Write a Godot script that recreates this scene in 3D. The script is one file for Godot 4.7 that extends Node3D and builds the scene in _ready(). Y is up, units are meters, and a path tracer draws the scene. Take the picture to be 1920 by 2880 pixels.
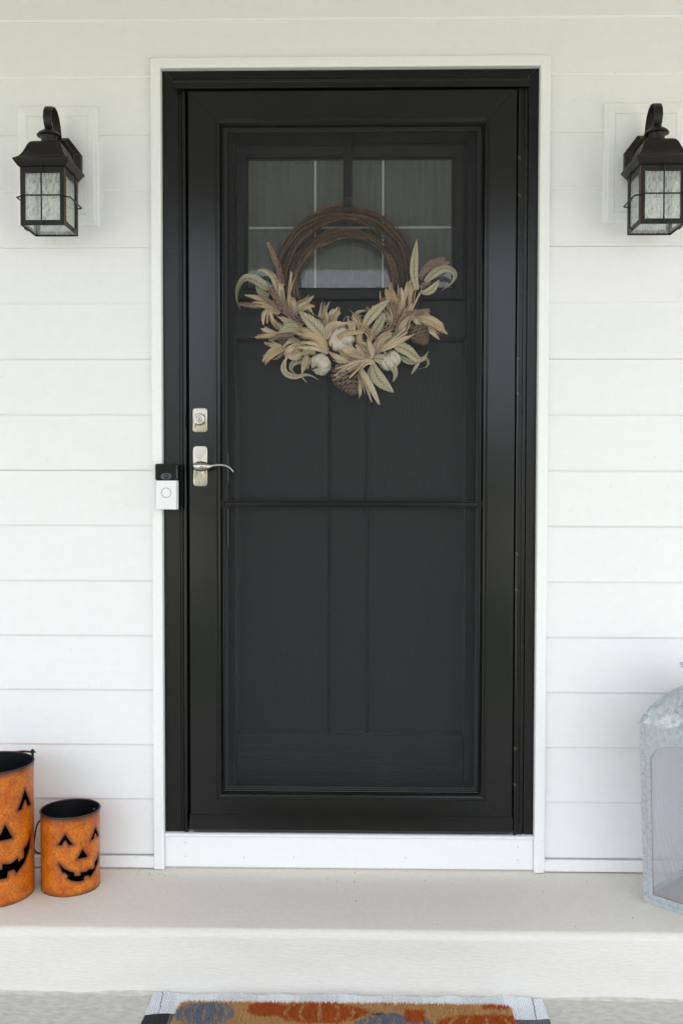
extends Node3D

# ------------------------------------------------------------------ mesh builder
class MB:
	var v := PackedVector3Array()
	var n := PackedVector3Array()
	var uv := PackedVector2Array()

	func put(p: Vector3, nn: Vector3, t: Vector2) -> void:
		v.append(p)
		n.append(nn)
		uv.append(t)

	func tri(a: Vector3, b: Vector3, c: Vector3, out: Vector3, ta := Vector2.ZERO, tb := Vector2.ZERO, tc := Vector2.ZERO) -> void:
		var nn := (c - a).cross(b - a)
		if nn.length_squared() < 1e-20:
			return
		nn = nn.normalized()
		if nn.dot(out) < 0.0:
			nn = -nn
			put(a, nn, ta)
			put(c, nn, tc)
			put(b, nn, tb)
		else:
			put(a, nn, ta)
			put(b, nn, tb)
			put(c, nn, tc)

	func quad(a: Vector3, b: Vector3, c: Vector3, d: Vector3, out: Vector3) -> void:
		tri(a, b, c, out, Vector2(0, 0), Vector2(1, 0), Vector2(1, 1))
		tri(a, c, d, out, Vector2(0, 0), Vector2(1, 1), Vector2(0, 1))

	# box with chamfered edges
	func box(lo: Vector3, hi: Vector3, bev := 0.0015) -> void:
		var c := (lo + hi) * 0.5
		var h := (hi - lo) * 0.5
		var b: float = minf(bev, minf(h.x, minf(h.y, h.z)) * 0.6)
		var inner := h - Vector3(b, b, b)
		for ax in 3:
			for s in [-1.0, 1.0]:
				var u := (ax + 1) % 3
				var w := (ax + 2) % 3
				var q: Array[Vector3] = []
				for k in [[-1, -1], [1, -1], [1, 1], [-1, 1]]:
					var p := Vector3.ZERO
					p[ax] = s * h[ax]
					p[u] = k[0] * inner[u]
					p[w] = k[1] * inner[w]
					q.append(c + p)
				var o := Vector3.ZERO
				o[ax] = s
				quad(q[0], q[1], q[2], q[3], o)
		for ax in 3:
			var u := (ax + 1) % 3
			var w := (ax + 2) % 3
			for su in [-1.0, 1.0]:
				for sw in [-1.0, 1.0]:
					var q: Array[Vector3] = []
					for k in [[-1, 0], [1, 0], [1, 1], [-1, 1]]:
						var p := Vector3.ZERO
						p[ax] = k[0] * inner[ax]
						p[u] = su * (h[u] if k[1] == 0 else inner[u])
						p[w] = sw * (inner[w] if k[1] == 0 else h[w])
						q.append(c + p)
					var o := Vector3.ZERO
					o[u] = su
					o[w] = sw
					quad(q[0], q[1], q[2], q[3], o)
		for sx in [-1.0, 1.0]:
			for sy in [-1.0, 1.0]:
				for sz in [-1.0, 1.0]:
					var s := Vector3(sx, sy, sz)
					tri(c + s * Vector3(h.x, inner.y, inner.z), c + s * Vector3(inner.x, h.y, inner.z), c + s * Vector3(inner.x, inner.y, h.z), s)

	# smooth surface through a grid of points; closed_j joins the last column to the first
	func grid(P: Array, closed_j := false, outward := true, su := 1.0, sv := 1.0) -> void:
		var R := P.size()
		var C: int = P[0].size()
		var N: Array = []
		var total := 0.0
		for i in R:
			var row := PackedVector3Array()
			var mid := Vector3.ZERO
			for j in C:
				mid += P[i][j]
			mid /= C
			for j in C:
				var du: Vector3 = P[mini(i + 1, R - 1)][j] - P[maxi(i - 1, 0)][j]
				var dv: Vector3
				if closed_j:
					dv = P[i][(j + 1) % C] - P[i][(j - 1 + C) % C]
				else:
					dv = P[i][mini(j + 1, C - 1)] - P[i][maxi(j - 1, 0)]
				if dv.length_squared() < 1e-14:
					var k := clampi(i + (1 if i < R / 2 else -1), 0, R - 1)
					dv = P[k][(j + 1) % C] - P[k][(j - 1 + C) % C]
				var q := dv.cross(du).normalized()
				row.append(q)
				total += q.dot(P[i][j] - mid)
			N.append(row)
		var flip := outward and closed_j and total < 0.0
		var cols := C if closed_j else C - 1
		for i in R - 1:
			for j in cols:
				var j2 := (j + 1) % C
				var a: Vector3 = P[i][j]
				var b: Vector3 = P[i][j2]
				var c: Vector3 = P[i + 1][j2]
				var d: Vector3 = P[i + 1][j]
				var na: Vector3 = N[i][j]
				var nb: Vector3 = N[i][j2]
				var nc: Vector3 = N[i + 1][j2]
				var nd: Vector3 = N[i + 1][j]
				if flip:
					na = -na
					nb = -nb
					nc = -nc
					nd = -nd
				var ta := Vector2(float(j) / cols * su, float(i) / (R - 1) * sv)
				var tb := Vector2(float(j + 1) / cols * su, ta.y)
				var td := Vector2(ta.x, float(i + 1) / (R - 1) * sv)
				var tc := Vector2(tb.x, td.y)
				_st(a, b, c, na, nb, nc, ta, tb, tc)
				_st(a, c, d, na, nc, nd, ta, tc, td)

	func _st(a: Vector3, b: Vector3, c: Vector3, na: Vector3, nb: Vector3, nc: Vector3, ta: Vector2, tb: Vector2, tc: Vector2) -> void:
		var f := (c - a).cross(b - a)
		if f.length_squared() < 1e-20:
			return
		if f.dot(na + nb + nc) < 0.0:
			put(a, na, ta)
			put(c, nc, tc)
			put(b, nb, tb)
		else:
			put(a, na, ta)
			put(b, nb, tb)
			put(c, nc, tc)

	func tube(pts: PackedVector3Array, rad: Array, sides := 8, flat_y := 1.0) -> void:
		var P: Array = []
		var up := Vector3.UP
		var last := pts.size() - 1
		var t0 := (pts[1] - pts[0]).normalized()
		if absf(t0.dot(up)) > 0.9:
			up = Vector3.BACK
		var x := t0.cross(up).normalized()
		for i in pts.size():
			var t := (pts[mini(i + 1, last)] - pts[maxi(i - 1, 0)]).normalized()
			x = (x - t * x.dot(t)).normalized()
			var y := t.cross(x)
			var row := PackedVector3Array()
			var r: float = rad[mini(i, rad.size() - 1)]
			for k in sides:
				var a := TAU * k / sides
				row.append(pts[i] + x * cos(a) * r + y * sin(a) * r * flat_y)
			P.append(row)
		grid(P, true)
		for e in [0, last]:
			var out := (pts[0] - pts[1]) if e == 0 else (pts[last] - pts[last - 1])
			for k in sides:
				tri(pts[e], P[e][k], P[e][(k + 1) % sides], out)

	# profile of (radius, height) points turned about the y axis through c
	func lathe(prof: Array, c: Vector3, segs := 48) -> void:
		var P: Array = []
		for p in prof:
			var row := PackedVector3Array()
			for k in segs:
				var a := TAU * k / segs
				row.append(c + Vector3(cos(a) * p[0], p[1], sin(a) * p[0]))
			P.append(row)
		grid(P, true)

	# profile of (z, y) points pushed along x, flat faced; out is away from the profile's middle unless given
	func push_x(prof: Array, x0: float, x1: float, closed := true) -> void:
		var mid := Vector3.ZERO
		for p in prof:
			mid += Vector3(0, p[1], p[0])
		mid /= prof.size()
		var m := prof.size() if closed else prof.size() - 1
		for i in m:
			var a := Vector3(x0, prof[i][1], prof[i][0])
			var b := Vector3(x0, prof[(i + 1) % prof.size()][1], prof[(i + 1) % prof.size()][0])
			var e := b - a
			quad(a, b, Vector3(x1, b.y, b.z), Vector3(x1, a.y, a.z), Vector3(0, -e.z, e.y) * (1.0 if Vector3(0, -e.z, e.y).dot((a + b) * 0.5 - Vector3(x0, mid.y, mid.z)) > 0 else -1.0))
		if closed:
			for i in range(1, prof.size() - 1):
				for s in [[x0, Vector3.LEFT], [x1, Vector3.RIGHT]]:
					tri(Vector3(s[0], prof[0][1], prof[0][0]), Vector3(s[0], prof[i][1], prof[i][0]), Vector3(s[0], prof[i + 1][1], prof[i + 1][0]), s[1])

	# one mitred side of a rectangular frame. prof: (inset, z) from the outer edge inwards. side 0 left, 1 right, 2 top, 3 bottom
	func frame_side(x0: float, y0: float, x1: float, y1: float, prof: Array, side: int, square_bottom := false, gap := 0.0003, square_top := false) -> void:
		for k in prof.size() - 1:
			var i1: float = prof[k][0]
			var z1: float = prof[k][1]
			var i2: float = prof[k + 1][0]
			var z2: float = prof[k + 1][1]
			var t := Vector2(i2 - i1, z2 - z1)
			if t.length() < 1e-7:
				continue
			var nn := Vector2(-t.y, t.x)
			var b1 := y0 if square_bottom else y0 + i1 + gap
			var b2 := y0 if square_bottom else y0 + i2 + gap
			var t1 := y1 if square_top else y1 - i1 - gap
			var t2 := y1 if square_top else y1 - i2 - gap
			match side:
				0:
					quad(Vector3(x0 + i1, b1, z1), Vector3(x0 + i2, b2, z2), Vector3(x0 + i2, t2, z2), Vector3(x0 + i1, t1, z1), Vector3(nn.x, 0, nn.y))
				1:
					quad(Vector3(x1 - i1, b1, z1), Vector3(x1 - i2, b2, z2), Vector3(x1 - i2, t2, z2), Vector3(x1 - i1, t1, z1), Vector3(-nn.x, 0, nn.y))
				2:
					quad(Vector3(x0 + i1 + gap, y1 - i1, z1), Vector3(x0 + i2 + gap, y1 - i2, z2), Vector3(x1 - i2 - gap, y1 - i2, z2), Vector3(x1 - i1 - gap, y1 - i1, z1), Vector3(0, -nn.x, nn.y))
				3:
					quad(Vector3(x0 + i1 + gap, y0 + i1, z1), Vector3(x0 + i2 + gap, y0 + i2, z2), Vector3(x1 - i2 - gap, y0 + i2, z2), Vector3(x1 - i1 - gap, y0 + i1, z1), Vector3(0, nn.x, nn.y))

	func mesh() -> ArrayMesh:
		var a := []
		a.resize(Mesh.ARRAY_MAX)
		a[Mesh.ARRAY_VERTEX] = v
		a[Mesh.ARRAY_NORMAL] = n
		a[Mesh.ARRAY_TEX_UV] = uv
		var m := ArrayMesh.new()
		m.add_surface_from_arrays(Mesh.PRIMITIVE_TRIANGLES, a)
		return m


# ------------------------------------------------------------------ scene helpers
var rng := RandomNumberGenerator.new()
var taken := {}
var M := {}


func numbered(called: String) -> String:
	if not taken.has(called):
		taken[called] = 0
		return called
	taken[called] += 1
	return "%s_%03d" % [called, taken[called]]


func tag(o: Node3D, label: String, category: String, group := "") -> void:
	o.set_meta("label", label)
	o.set_meta("category", category)
	if group != "":
		o.set_meta("group", group)


func thing(called: String, label: String, category: String, at := Vector3.ZERO, group := "") -> Node3D:
	var o := Node3D.new()
	o.name = numbered(called)
	add_child(o)
	o.position = at
	tag(o, label, category, group)
	return o


# a part whose mesh is given in world metres, hung under a thing or part
func part(parent: Node3D, called: String, b: MB, m: Material) -> MeshInstance3D:
	var o := MeshInstance3D.new()
	o.mesh = b.mesh()
	o.material_override = m
	o.name = called
	parent.add_child(o, true)
	var p: Node3D = parent
	var off := Vector3.ZERO
	while p != self:
		off += p.position
		p = p.get_parent()
	o.position = -off
	return o


# a part whose mesh is given in its thing's own axes
func own(parent: Node3D, called: String, b: MB, m: Material) -> MeshInstance3D:
	var o := MeshInstance3D.new()
	o.mesh = b.mesh()
	o.material_override = m
	o.name = called
	parent.add_child(o, true)
	return o


func structure(called: String, b: MB, m: Material) -> MeshInstance3D:
	var o := MeshInstance3D.new()
	o.mesh = b.mesh()
	o.material_override = m
	o.name = numbered(called)
	add_child(o)
	o.set_meta("kind", "structure")
	return o


func lin(r: float, g: float, b: float, a := 1.0) -> Color:
	var c := Color(r, g, b).linear_to_srgb()
	c.a = a
	return c


func mat(c: Color, rough: float, metal := 0.0, spec := 0.5) -> StandardMaterial3D:
	var m := StandardMaterial3D.new()
	m.albedo_color = c
	m.roughness = rough
	m.metallic = metal
	m.metallic_specular = spec
	return m


func noise(kind: int, freq: float, oct: int, sd: int) -> FastNoiseLite:
	var f := FastNoiseLite.new()
	f.noise_type = kind
	f.frequency = freq
	f.fractal_octaves = oct
	f.fractal_type = FastNoiseLite.FRACTAL_FBM if oct > 1 else FastNoiseLite.FRACTAL_NONE
	f.seed = sd
	return f


func tiled(f: FastNoiseLite, w: int, h: int) -> Image:
	return f.get_seamless_image(w, h)


func tex(im: Image) -> ImageTexture:
	return ImageTexture.create_from_image(im)


func triplanar(m: StandardMaterial3D, scale: Vector3, world := true) -> void:
	m.uv1_triplanar = true
	m.uv1_world_triplanar = world
	m.uv1_scale = scale
	m.uv1_triplanar_sharpness = 6.0


# colour texture: noise between two linear colours, with sparse specks
func mottled(f: FastNoiseLite, size: int, lo: Color, hi: Color, specks := 0, speck := Color.BLACK, sd := 1) -> ImageTexture:
	var im := tiled(f, size, size)
	var out := Image.create(size, size, false, Image.FORMAT_RGB8)
	for y in size:
		for x in size:
			out.set_pixel(x, y, lo.lerp(hi, im.get_pixel(x, y).r))
	var r := RandomNumberGenerator.new()
	r.seed = sd
	for k in specks:
		var p := Vector2i(r.randi_range(1, size - 3), r.randi_range(1, size - 3))
		var t := r.randf_range(0.35, 0.95)
		for d in [Vector2i(0, 0), Vector2i(r.randi_range(0, 1), 1)]:
			out.set_pixelv(p + d, out.get_pixelv(p + d).lerp(speck, t))
	return tex(out)


func bumpy(m: StandardMaterial3D, t: Texture2D, cm: float) -> void:
	m.heightmap_enabled = true
	m.heightmap_texture = t
	m.heightmap_scale = cm


func _ready() -> void:
	rng.seed = 20411
	# ------------------------------------------------------------ camera
	var cam := Camera3D.new()
	cam.name = "camera"
	cam.fov = 56.25
	cam.near = 0.05
	cam.far = 400.0
	cam.position = Vector3(0.0319, 1.0772, 2.6362)
	cam.rotation = Vector3(-0.0313, 0.0195, 0.0015)
	add_child(cam)
	cam.make_current()
	# ------------------------------------------------------------ sky, sun, exposure
	var env := Environment.new()
	env.background_mode = Environment.BG_SKY
	var sk := ProceduralSkyMaterial.new()
	sk.sky_top_color = lin(0.83, 0.90, 1.0)
	sk.sky_horizon_color = lin(0.88, 0.93, 1.0)
	sk.sky_curve = 0.12
	sk.ground_bottom_color = lin(0.07, 0.09, 0.04)
	sk.ground_horizon_color = lin(0.25, 0.28, 0.22)
	sk.sun_angle_max = 1.0
	var sky := Sky.new()
	sky.sky_material = sk
	env.sky = sky
	env.tonemap_mode = Environment.TONE_MAPPER_LINEAR
	env.tonemap_exposure = 2.7
	env.sdfgi_enabled = true
	env.ssao_enabled = true
	env.ssil_enabled = true
	var we := WorldEnvironment.new()
	we.name = "world_environment"
	we.environment = env
	add_child(we)
	var sun := DirectionalLight3D.new()
	sun.name = "sun"
	sun.light_energy = 1.6
	sun.light_angular_distance = 0.5
	sun.light_color = Color(1.0, 0.94, 0.86)
	sun.shadow_enabled = true
	sun.rotation_degrees = Vector3(-68, 165, 0)
	add_child(sun)

	make_materials()
	build_setting()
	build_wall()
	build_door_frame()
	build_storm_door()
	build_entry_door()
	build_doorbell()
	build_wall_lanterns()
	build_buckets()
	build_galvanized_lantern()
	build_mats()
	build_wreath()
	build_crumbs()


# ------------------------------------------------------------------ materials
func make_materials() -> void:
	var grain := noise(FastNoiseLite.TYPE_SIMPLEX, 0.02, 4, 3)
	var fine := noise(FastNoiseLite.TYPE_SIMPLEX, 0.05, 4, 5)
	var grain_t := tex(tiled(grain, 512, 512))
	var fine_t := tex(tiled(fine, 512, 512))
	M.fine_t = fine_t
	M.grain_t = grain_t
	# white siding with a shallow moulded wood grain and fly specks
	var s := mat(Color.WHITE, 0.5)
	s.albedo_texture = mottled(grain, 1024, lin(0.80, 0.80, 0.795), lin(0.82, 0.82, 0.815), 70, lin(0.25, 0.22, 0.18), 7)
	triplanar(s, Vector3(0.9, 0.9, 0.9))
	M.siding = s
	var sgi := tiled(noise(FastNoiseLite.TYPE_SIMPLEX, 0.06, 4, 9), 64, 512)
	sgi.resize(512, 512, Image.INTERPOLATE_CUBIC)
	bumpy(s, tex(sgi), 0.035)
	var c := mat(Color.WHITE, 0.42)
	c.albedo_texture = mottled(fine, 1024, lin(0.82, 0.825, 0.81), lin(0.85, 0.855, 0.845), 60, lin(0.3, 0.27, 0.22), 11)
	triplanar(c, Vector3(1.1, 1.1, 1.1))
	M.trim = c
	# black paints
	var dusty := mottled(fine, 1024, lin(0.0038, 0.0038, 0.0037), lin(0.0055, 0.0055, 0.0053), 900, lin(0.10, 0.095, 0.085), 13)
	var k := mat(Color.WHITE, 0.2, 0.0, 0.47)
	k.albedo_texture = dusty
	triplanar(k, Vector3(1.3, 1.3, 1.3))
	M.storm = k
	var k2 := mat(Color.WHITE, 0.26, 0.0, 0.42)
	k2.albedo_texture = dusty
	bumpy(k2, fine_t, 0.015)
	triplanar(k2, Vector3(1.7, 1.7, 1.7))
	M.frame = k2
	var fil := noise(FastNoiseLite.TYPE_SIMPLEX, 0.03, 4, 21)
	var fil_t := tex(tiled(fil, 512, 512))
	for d in [["door_up", Vector3(9, 0.7, 9)], ["door_across", Vector3(0.7, 9, 9)]]:
		var e := mat(Color.WHITE, 0.40, 0.0, 0.31)
		e.albedo_texture = mottled(fil, 512, lin(0.0045, 0.0045, 0.0052), lin(0.010, 0.010, 0.0112))
		bumpy(e, fil_t, 0.03)
		triplanar(e, d[1])
		M[d[0]] = e
	M.gap = mat(lin(0.004, 0.004, 0.004), 0.8)
	M.rubber = mat(lin(0.012, 0.012, 0.013), 0.6)
	# screen cloth: uneven threads both ways
	var sc := Image.create(512, 512, false, Image.FORMAT_RGBA8)
	var rr := RandomNumberGenerator.new()
	rr.seed = 4
	var rows := PackedFloat32Array()
	var cols := PackedFloat32Array()
	for i in 512:
		rows.append(rr.randfn(0.0, 0.022))
		cols.append(rr.randfn(0.0, 0.018))
	for y in 512:
		for x in 512:
			var a := 0.23 + rows[y] + cols[x] + rr.randfn(0.0, 0.015)
			sc.set_pixel(x, y, Color(0.265, 0.267, 0.277, clampf(a, 0.08, 0.6)))
	var scm := mat(Color.WHITE, 0.7)
	scm.albedo_texture = tex(sc)
	scm.transparency = BaseMaterial3D.TRANSPARENCY_ALPHA
	scm.cull_mode = BaseMaterial3D.CULL_DISABLED
	triplanar(scm, Vector3(0.9, 0.9, 0.9))
	M.screen = scm
	# glass
	var g := mat(lin(0.6, 0.65, 0.62, 0.06), 0.02)
	g.transparency = BaseMaterial3D.TRANSPARENCY_ALPHA
	M.glass = g
	M.muntin = mat(lin(0.50, 0.51, 0.48), 0.5)
	# metals
	var nk := mat(lin(0.44, 0.405, 0.345), 0.3, 1.0)
	M.nickel = nk
	M.nickel_bright = mat(lin(0.47, 0.46, 0.44), 0.26, 1.0)
	M.brass = mat(lin(0.20, 0.135, 0.065), 0.45, 0.6)
	M.chrome = mat(lin(0.8, 0.8, 0.8), 0.1, 1.0)
	var bz := mat(Color.WHITE, 0.42, 0.15, 0.4)
	bz.albedo_texture = mottled(fine, 256, lin(0.008, 0.007, 0.006), lin(0.018, 0.0155, 0.0125))
	triplanar(bz, Vector3(4, 4, 4), false)
	M.bronze = bz
	M.bronze_edge = mat(lin(0.16, 0.085, 0.04), 0.4, 0.6)
	# rain glass for the lanterns; dark streaks paint in refraction of the frame
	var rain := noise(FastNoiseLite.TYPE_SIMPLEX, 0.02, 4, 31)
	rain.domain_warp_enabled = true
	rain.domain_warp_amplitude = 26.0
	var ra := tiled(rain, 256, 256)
	var streak_breaks := tiled(noise(FastNoiseLite.TYPE_SIMPLEX, 0.16, 2, 33), 256, 256)
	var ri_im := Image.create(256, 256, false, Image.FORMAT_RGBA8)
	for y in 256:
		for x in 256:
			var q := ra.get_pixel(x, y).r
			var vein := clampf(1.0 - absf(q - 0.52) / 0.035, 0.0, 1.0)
			var refracted_band := clampf((q - 0.62) / 0.12, 0.0, 1.0) * clampf((streak_breaks.get_pixel(x, y).r - 0.42) * 5.0, 0.0, 1.0)
			var refracted_dark := maxf(vein * 0.7, refracted_band)
			ri_im.set_pixel(x, y, Color(0.88, 0.90, 0.88, 0.34).lerp(Color(0.34, 0.35, 0.35, 0.5), refracted_dark * 0.8))
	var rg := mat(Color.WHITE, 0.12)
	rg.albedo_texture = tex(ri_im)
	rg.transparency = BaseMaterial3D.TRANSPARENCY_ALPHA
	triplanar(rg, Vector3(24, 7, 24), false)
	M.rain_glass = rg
	# plastics
	M.plastic_black = mat(lin(0.006, 0.006, 0.007), 0.12)
	M.plastic_white = mat(lin(0.80, 0.81, 0.82), 0.35)
	M.lens = mat(lin(0.02, 0.025, 0.05), 0.08)
	M.lens_ring = mat(lin(0.045, 0.05, 0.06), 0.25)
	M.button_ring = mat(lin(0.45, 0.47, 0.50), 0.3)
	# masonry
	var cn := noise(FastNoiseLite.TYPE_SIMPLEX, 0.03, 6, 41)
	var grit := tex(tiled(noise(FastNoiseLite.TYPE_SIMPLEX, 0.09, 4, 43), 512, 512))
	var t := mat(Color.WHITE, 0.75)
	t.albedo_texture = mottled(cn, 1024, lin(0.74, 0.685, 0.615), lin(0.785, 0.735, 0.665), 90, lin(0.14, 0.11, 0.08), 17)
	bumpy(t, grit, 0.05)
	triplanar(t, Vector3(1.3, 1.3, 1.3))
	M.tread = t
	var ri := mat(Color.WHITE, 0.75)
	ri.albedo_texture = mottled(cn, 1024, lin(0.68, 0.645, 0.59), lin(0.735, 0.70, 0.645), 40, lin(0.16, 0.13, 0.1), 19)
	var brushed := tex(tiled(noise(FastNoiseLite.TYPE_SIMPLEX, 0.06, 5, 47), 512, 512))
	bumpy(ri, brushed, 0.05)
	triplanar(ri, Vector3(0.9, 5.0, 5.0))
	M.riser = ri
	var fl := mat(Color.WHITE, 0.8)
	fl.albedo_texture = mottled(noise(FastNoiseLite.TYPE_SIMPLEX, 0.02, 6, 51), 1024, lin(0.45, 0.43, 0.385), lin(0.59, 0.573, 0.53), 120, lin(0.13, 0.11, 0.08), 23)
	bumpy(fl, brushed, 0.12)
	triplanar(fl, Vector3(1.2, 1.2, 2.4))
	M.floor = fl
	var lawn := mat(Color.WHITE, 0.9)
	lawn.albedo_texture = mottled(noise(FastNoiseLite.TYPE_SIMPLEX, 0.06, 5, 53), 512, lin(0.026, 0.046, 0.018), lin(0.055, 0.082, 0.034))
	triplanar(lawn, Vector3(0.35, 0.35, 0.35))
	M.lawn = lawn
	var ce := mat(Color.WHITE, 0.6)
	ce.albedo_texture = mottled(fine, 256, lin(0.50, 0.50, 0.47), lin(0.54, 0.54, 0.51))
	triplanar(ce, Vector3(1, 1, 1))
	M.ceiling = ce
	M.room = mat(lin(0.30, 0.29, 0.27), 0.9)
	M.bark = mat(lin(0.07, 0.05, 0.035), 0.9)
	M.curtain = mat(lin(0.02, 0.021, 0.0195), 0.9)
	# galvanized sheet: crystals of differing tone and gloss
	var cell := FastNoiseLite.new()
	cell.noise_type = FastNoiseLite.TYPE_CELLULAR
	cell.cellular_return_type = FastNoiseLite.RETURN_CELL_VALUE
	cell.frequency = 0.035
	cell.domain_warp_enabled = true
	cell.domain_warp_amplitude = 14.0
	cell.domain_warp_frequency = 0.03
	cell.seed = 61
	var ci := tiled(cell, 512, 512)
	var gi := Image.create(512, 512, false, Image.FORMAT_RGB8)
	var gr := Image.create(512, 512, false, Image.FORMAT_RGB8)
	var sm := tiled(noise(FastNoiseLite.TYPE_SIMPLEX, 0.03, 4, 63), 512, 512)
	for y in 512:
		for x in 512:
			var q := ci.get_pixel(x, y).r * 0.9 + sm.get_pixel(x, y).r * 0.12
			gi.set_pixel(x, y, lin(0.36, 0.40, 0.415).lerp(lin(0.76, 0.80, 0.82), clampf(q * 1.5 - 0.25, 0.0, 1.0)))
			var w := 0.32 + 0.3 * (1.0 - q)
			gr.set_pixel(x, y, Color(w, w, w))
	var gz := mat(Color.WHITE, 1.0, 0.55)
	gz.albedo_texture = tex(gi)
	gz.roughness_texture = tex(gr)
	triplanar(gz, Vector3(4.2, 4.2, 4.2), false)
	M.galv = gz
	var gi2 := Image.create(512, 512, false, Image.FORMAT_RGB8)
	for y in 512:
		for x in 512:
			gi2.set_pixel(x, y, lin(0.40, 0.435, 0.455).lerp(lin(0.58, 0.62, 0.645), clampf(sm.get_pixel(x, y).r * 0.8 + ci.get_pixel(x, y).r * 0.3, 0.0, 1.0)))
	var gs: StandardMaterial3D = gz.duplicate()
	gs.albedo_texture = tex(gi2)
	M.sheet = gs
	M.galv_dark = mat(lin(0.12, 0.13, 0.135), 0.5, 0.6)
	# wire cloth of the lantern
	var wi := Image.create(256, 256, false, Image.FORMAT_RGBA8)
	for y in 256:
		for x in 256:
			var p := (x + y) % 16
			var q := (x - y + 512) % 16
			var on := p < 5 or q < 5
			wi.set_pixel(x, y, Color(0.76, 0.77, 0.79, 0.95 if on else 0.04))
	var wm := mat(Color.WHITE, 0.5, 0.3)
	wm.albedo_texture = tex(wi)
	wm.transparency = BaseMaterial3D.TRANSPARENCY_ALPHA
	wm.cull_mode = BaseMaterial3D.CULL_DISABLED
	triplanar(wm, Vector3(24, 24, 24), false)
	M.wire_cloth = wm
	M.rusty = mat(lin(0.16, 0.075, 0.04), 0.8)


# ------------------------------------------------------------------ ground, step, porch, trees
func build_setting() -> void:
	var b := MB.new()
	# the upper step: level tread, rounded nose, slightly wavy riser
	var P: Array = []
	var wob := noise(FastNoiseLite.TYPE_SIMPLEX, 1.6, 3, 71)
	var prof: Array = [[-0.05, 0.0], [0.10, 0.0], [0.25, 0.0], [0.34, 0.0]]
	for k in range(0, 9):
		var a := PI * 0.5 * k / 8.0
		prof.append([0.356 + sin(a) * 0.02, -0.02 + cos(a) * 0.02])
	for k in range(1, 9):
		prof.append([0.376 + 0.003 * k / 8.0, -0.02 - 0.14 * k / 8.0])
	for p in prof:
		var row := PackedVector3Array()
		for j in 181:
			var x := -4.6 + 9.2 * j / 180.0
			var w := wob.get_noise_2d(x * 1.2, p[1] * 5.0) * 0.0035
			row.append(Vector3(x, p[1] + (w * 0.4 if p[0] > 0.3 and p[1] > -0.03 else 0.0), p[0] + (w if p[0] > 0.3 else 0.0)))
		P.append(row)
	var tread := MB.new()
	tread.grid(P.slice(0, 7), false)
	var nose := MB.new()
	nose.grid(P.slice(6), false)
	var o := structure("porch_step", tread, M.tread)
	var ris := part(o, "riser", nose, M.riser)
	ris.set_meta("label", "pale rough riser of the concrete step")
	b = MB.new()
	b.box(Vector3(-4.6, -0.45, 0.30), Vector3(4.6, -0.153, 2.95), 0.01)
	structure("porch_floor", b, M.floor)
	# a bead of cement smeared along the foot of the riser
	var Q: Array = []
	for k in 5:
		var row := PackedVector3Array()
		for j in 241:
			var x := -4.6 + 9.2 * j / 240.0
			var w := 0.014 + 0.010 * wob.get_noise_2d(x * 4.0, 3.3) + 0.006 * wob.get_noise_2d(x * 14.0, 7.0)
			var f := k / 4.0
			row.append(Vector3(x, -0.1528 + 0.006 * (1.0 - f) * (1.0 - f) - (0.002 if k == 4 else 0.0), 0.376 + maxf(w, 0.003) * f))
		Q.append(row)
	var sme := MB.new()
	sme.grid(Q, false)
	structure("floor_joint", sme, M.floor)
	b = MB.new()
	b.quad(Vector3(-120, -0.45, -120), Vector3(120, -0.45, -120), Vector3(120, -0.45, 120), Vector3(-120, -0.45, 120), Vector3.UP)
	structure("ground", b, M.lawn)
	b = MB.new()
	b.box(Vector3(3.0, -0.50, 2.97), Vector3(10.5, -0.42, 30.0), 0.01)  # added slab out of view, bounces warm sunlight onto the upper wall
	structure("added_bounce_slab", b, M.floor)
	b = MB.new()
	b.box(Vector3(-11.0, -0.50, 2.97), Vector3(-2.9, -0.42, 26.0), 0.01)  # second added slab, also only for bounced light
	structure("added_bounce_slab", b, M.floor)
	# porch roof: boarded ceiling, front beam, posts (mirrored in the door and its glass)
	b = MB.new()
	b.box(Vector3(-4.6, 2.66, -2.8), Vector3(3.2, 2.86, 2.80), 0.005)
	var roof := thing("porch_roof", "white boarded porch roof that mirrors faintly in the door glass", "roof", Vector3(0, 2.65, 1.6))
	part(roof, "roof_deck", b, M.ceiling)
	for k in 17:
		b = MB.new()
		b.box(Vector3(-4.6, 2.648, 0.02 + k * 0.15), Vector3(3.2, 2.66, 0.165 + k * 0.15), 0.003)
		part(roof, "ceiling_plank", b, M.ceiling)
	b = MB.new()
	b.box(Vector3(-4.6, 2.46, 2.57), Vector3(3.2, 2.648, 2.77), 0.004)
	part(roof, "front_beam", b, M.trim)
	for x in [-4.4, -0.65, 1.15, 3.05]:
		var post := thing("porch_post", "slender white porch post standing across the porch from the door", "post", Vector3(x, -0.153, 2.67), "porch posts facing the door")
		b = MB.new()
		b.box(Vector3(x - 0.04, -0.153, 2.63), Vector3(x + 0.04, 2.46, 2.71), 0.004)
		part(post, "shaft", b, M.trim)
		b = MB.new()
		b.box(Vector3(x - 0.055, -0.152, 2.615), Vector3(x + 0.055, -0.05, 2.725), 0.004)
		part(post, "foot", b, M.trim)
	# hall behind the door, so that light enters it through the glass alone
	var hall := [
		["hall_floor", Vector3(-1.3, 0.0, -2.6), Vector3(1.3, 0.08, -0.16)], ["hall_ceiling", Vector3(-1.3, 2.56, -2.6), Vector3(1.3, 2.64, -0.16)],
		["hall_wall_back", Vector3(-1.3, 0.08, -2.6), Vector3(1.3, 2.56, -2.5)], ["hall_wall_left", Vector3(-1.3, 0.08, -2.5), Vector3(-1.2, 2.56, -0.16)],
		["hall_wall_right", Vector3(1.2, 0.08, -2.5), Vector3(1.3, 2.56, -0.16)]]
	for h in hall:
		b = MB.new()
		b.box(h[1], h[2], 0.002)
		structure(h[0], b, M.room)
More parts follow.
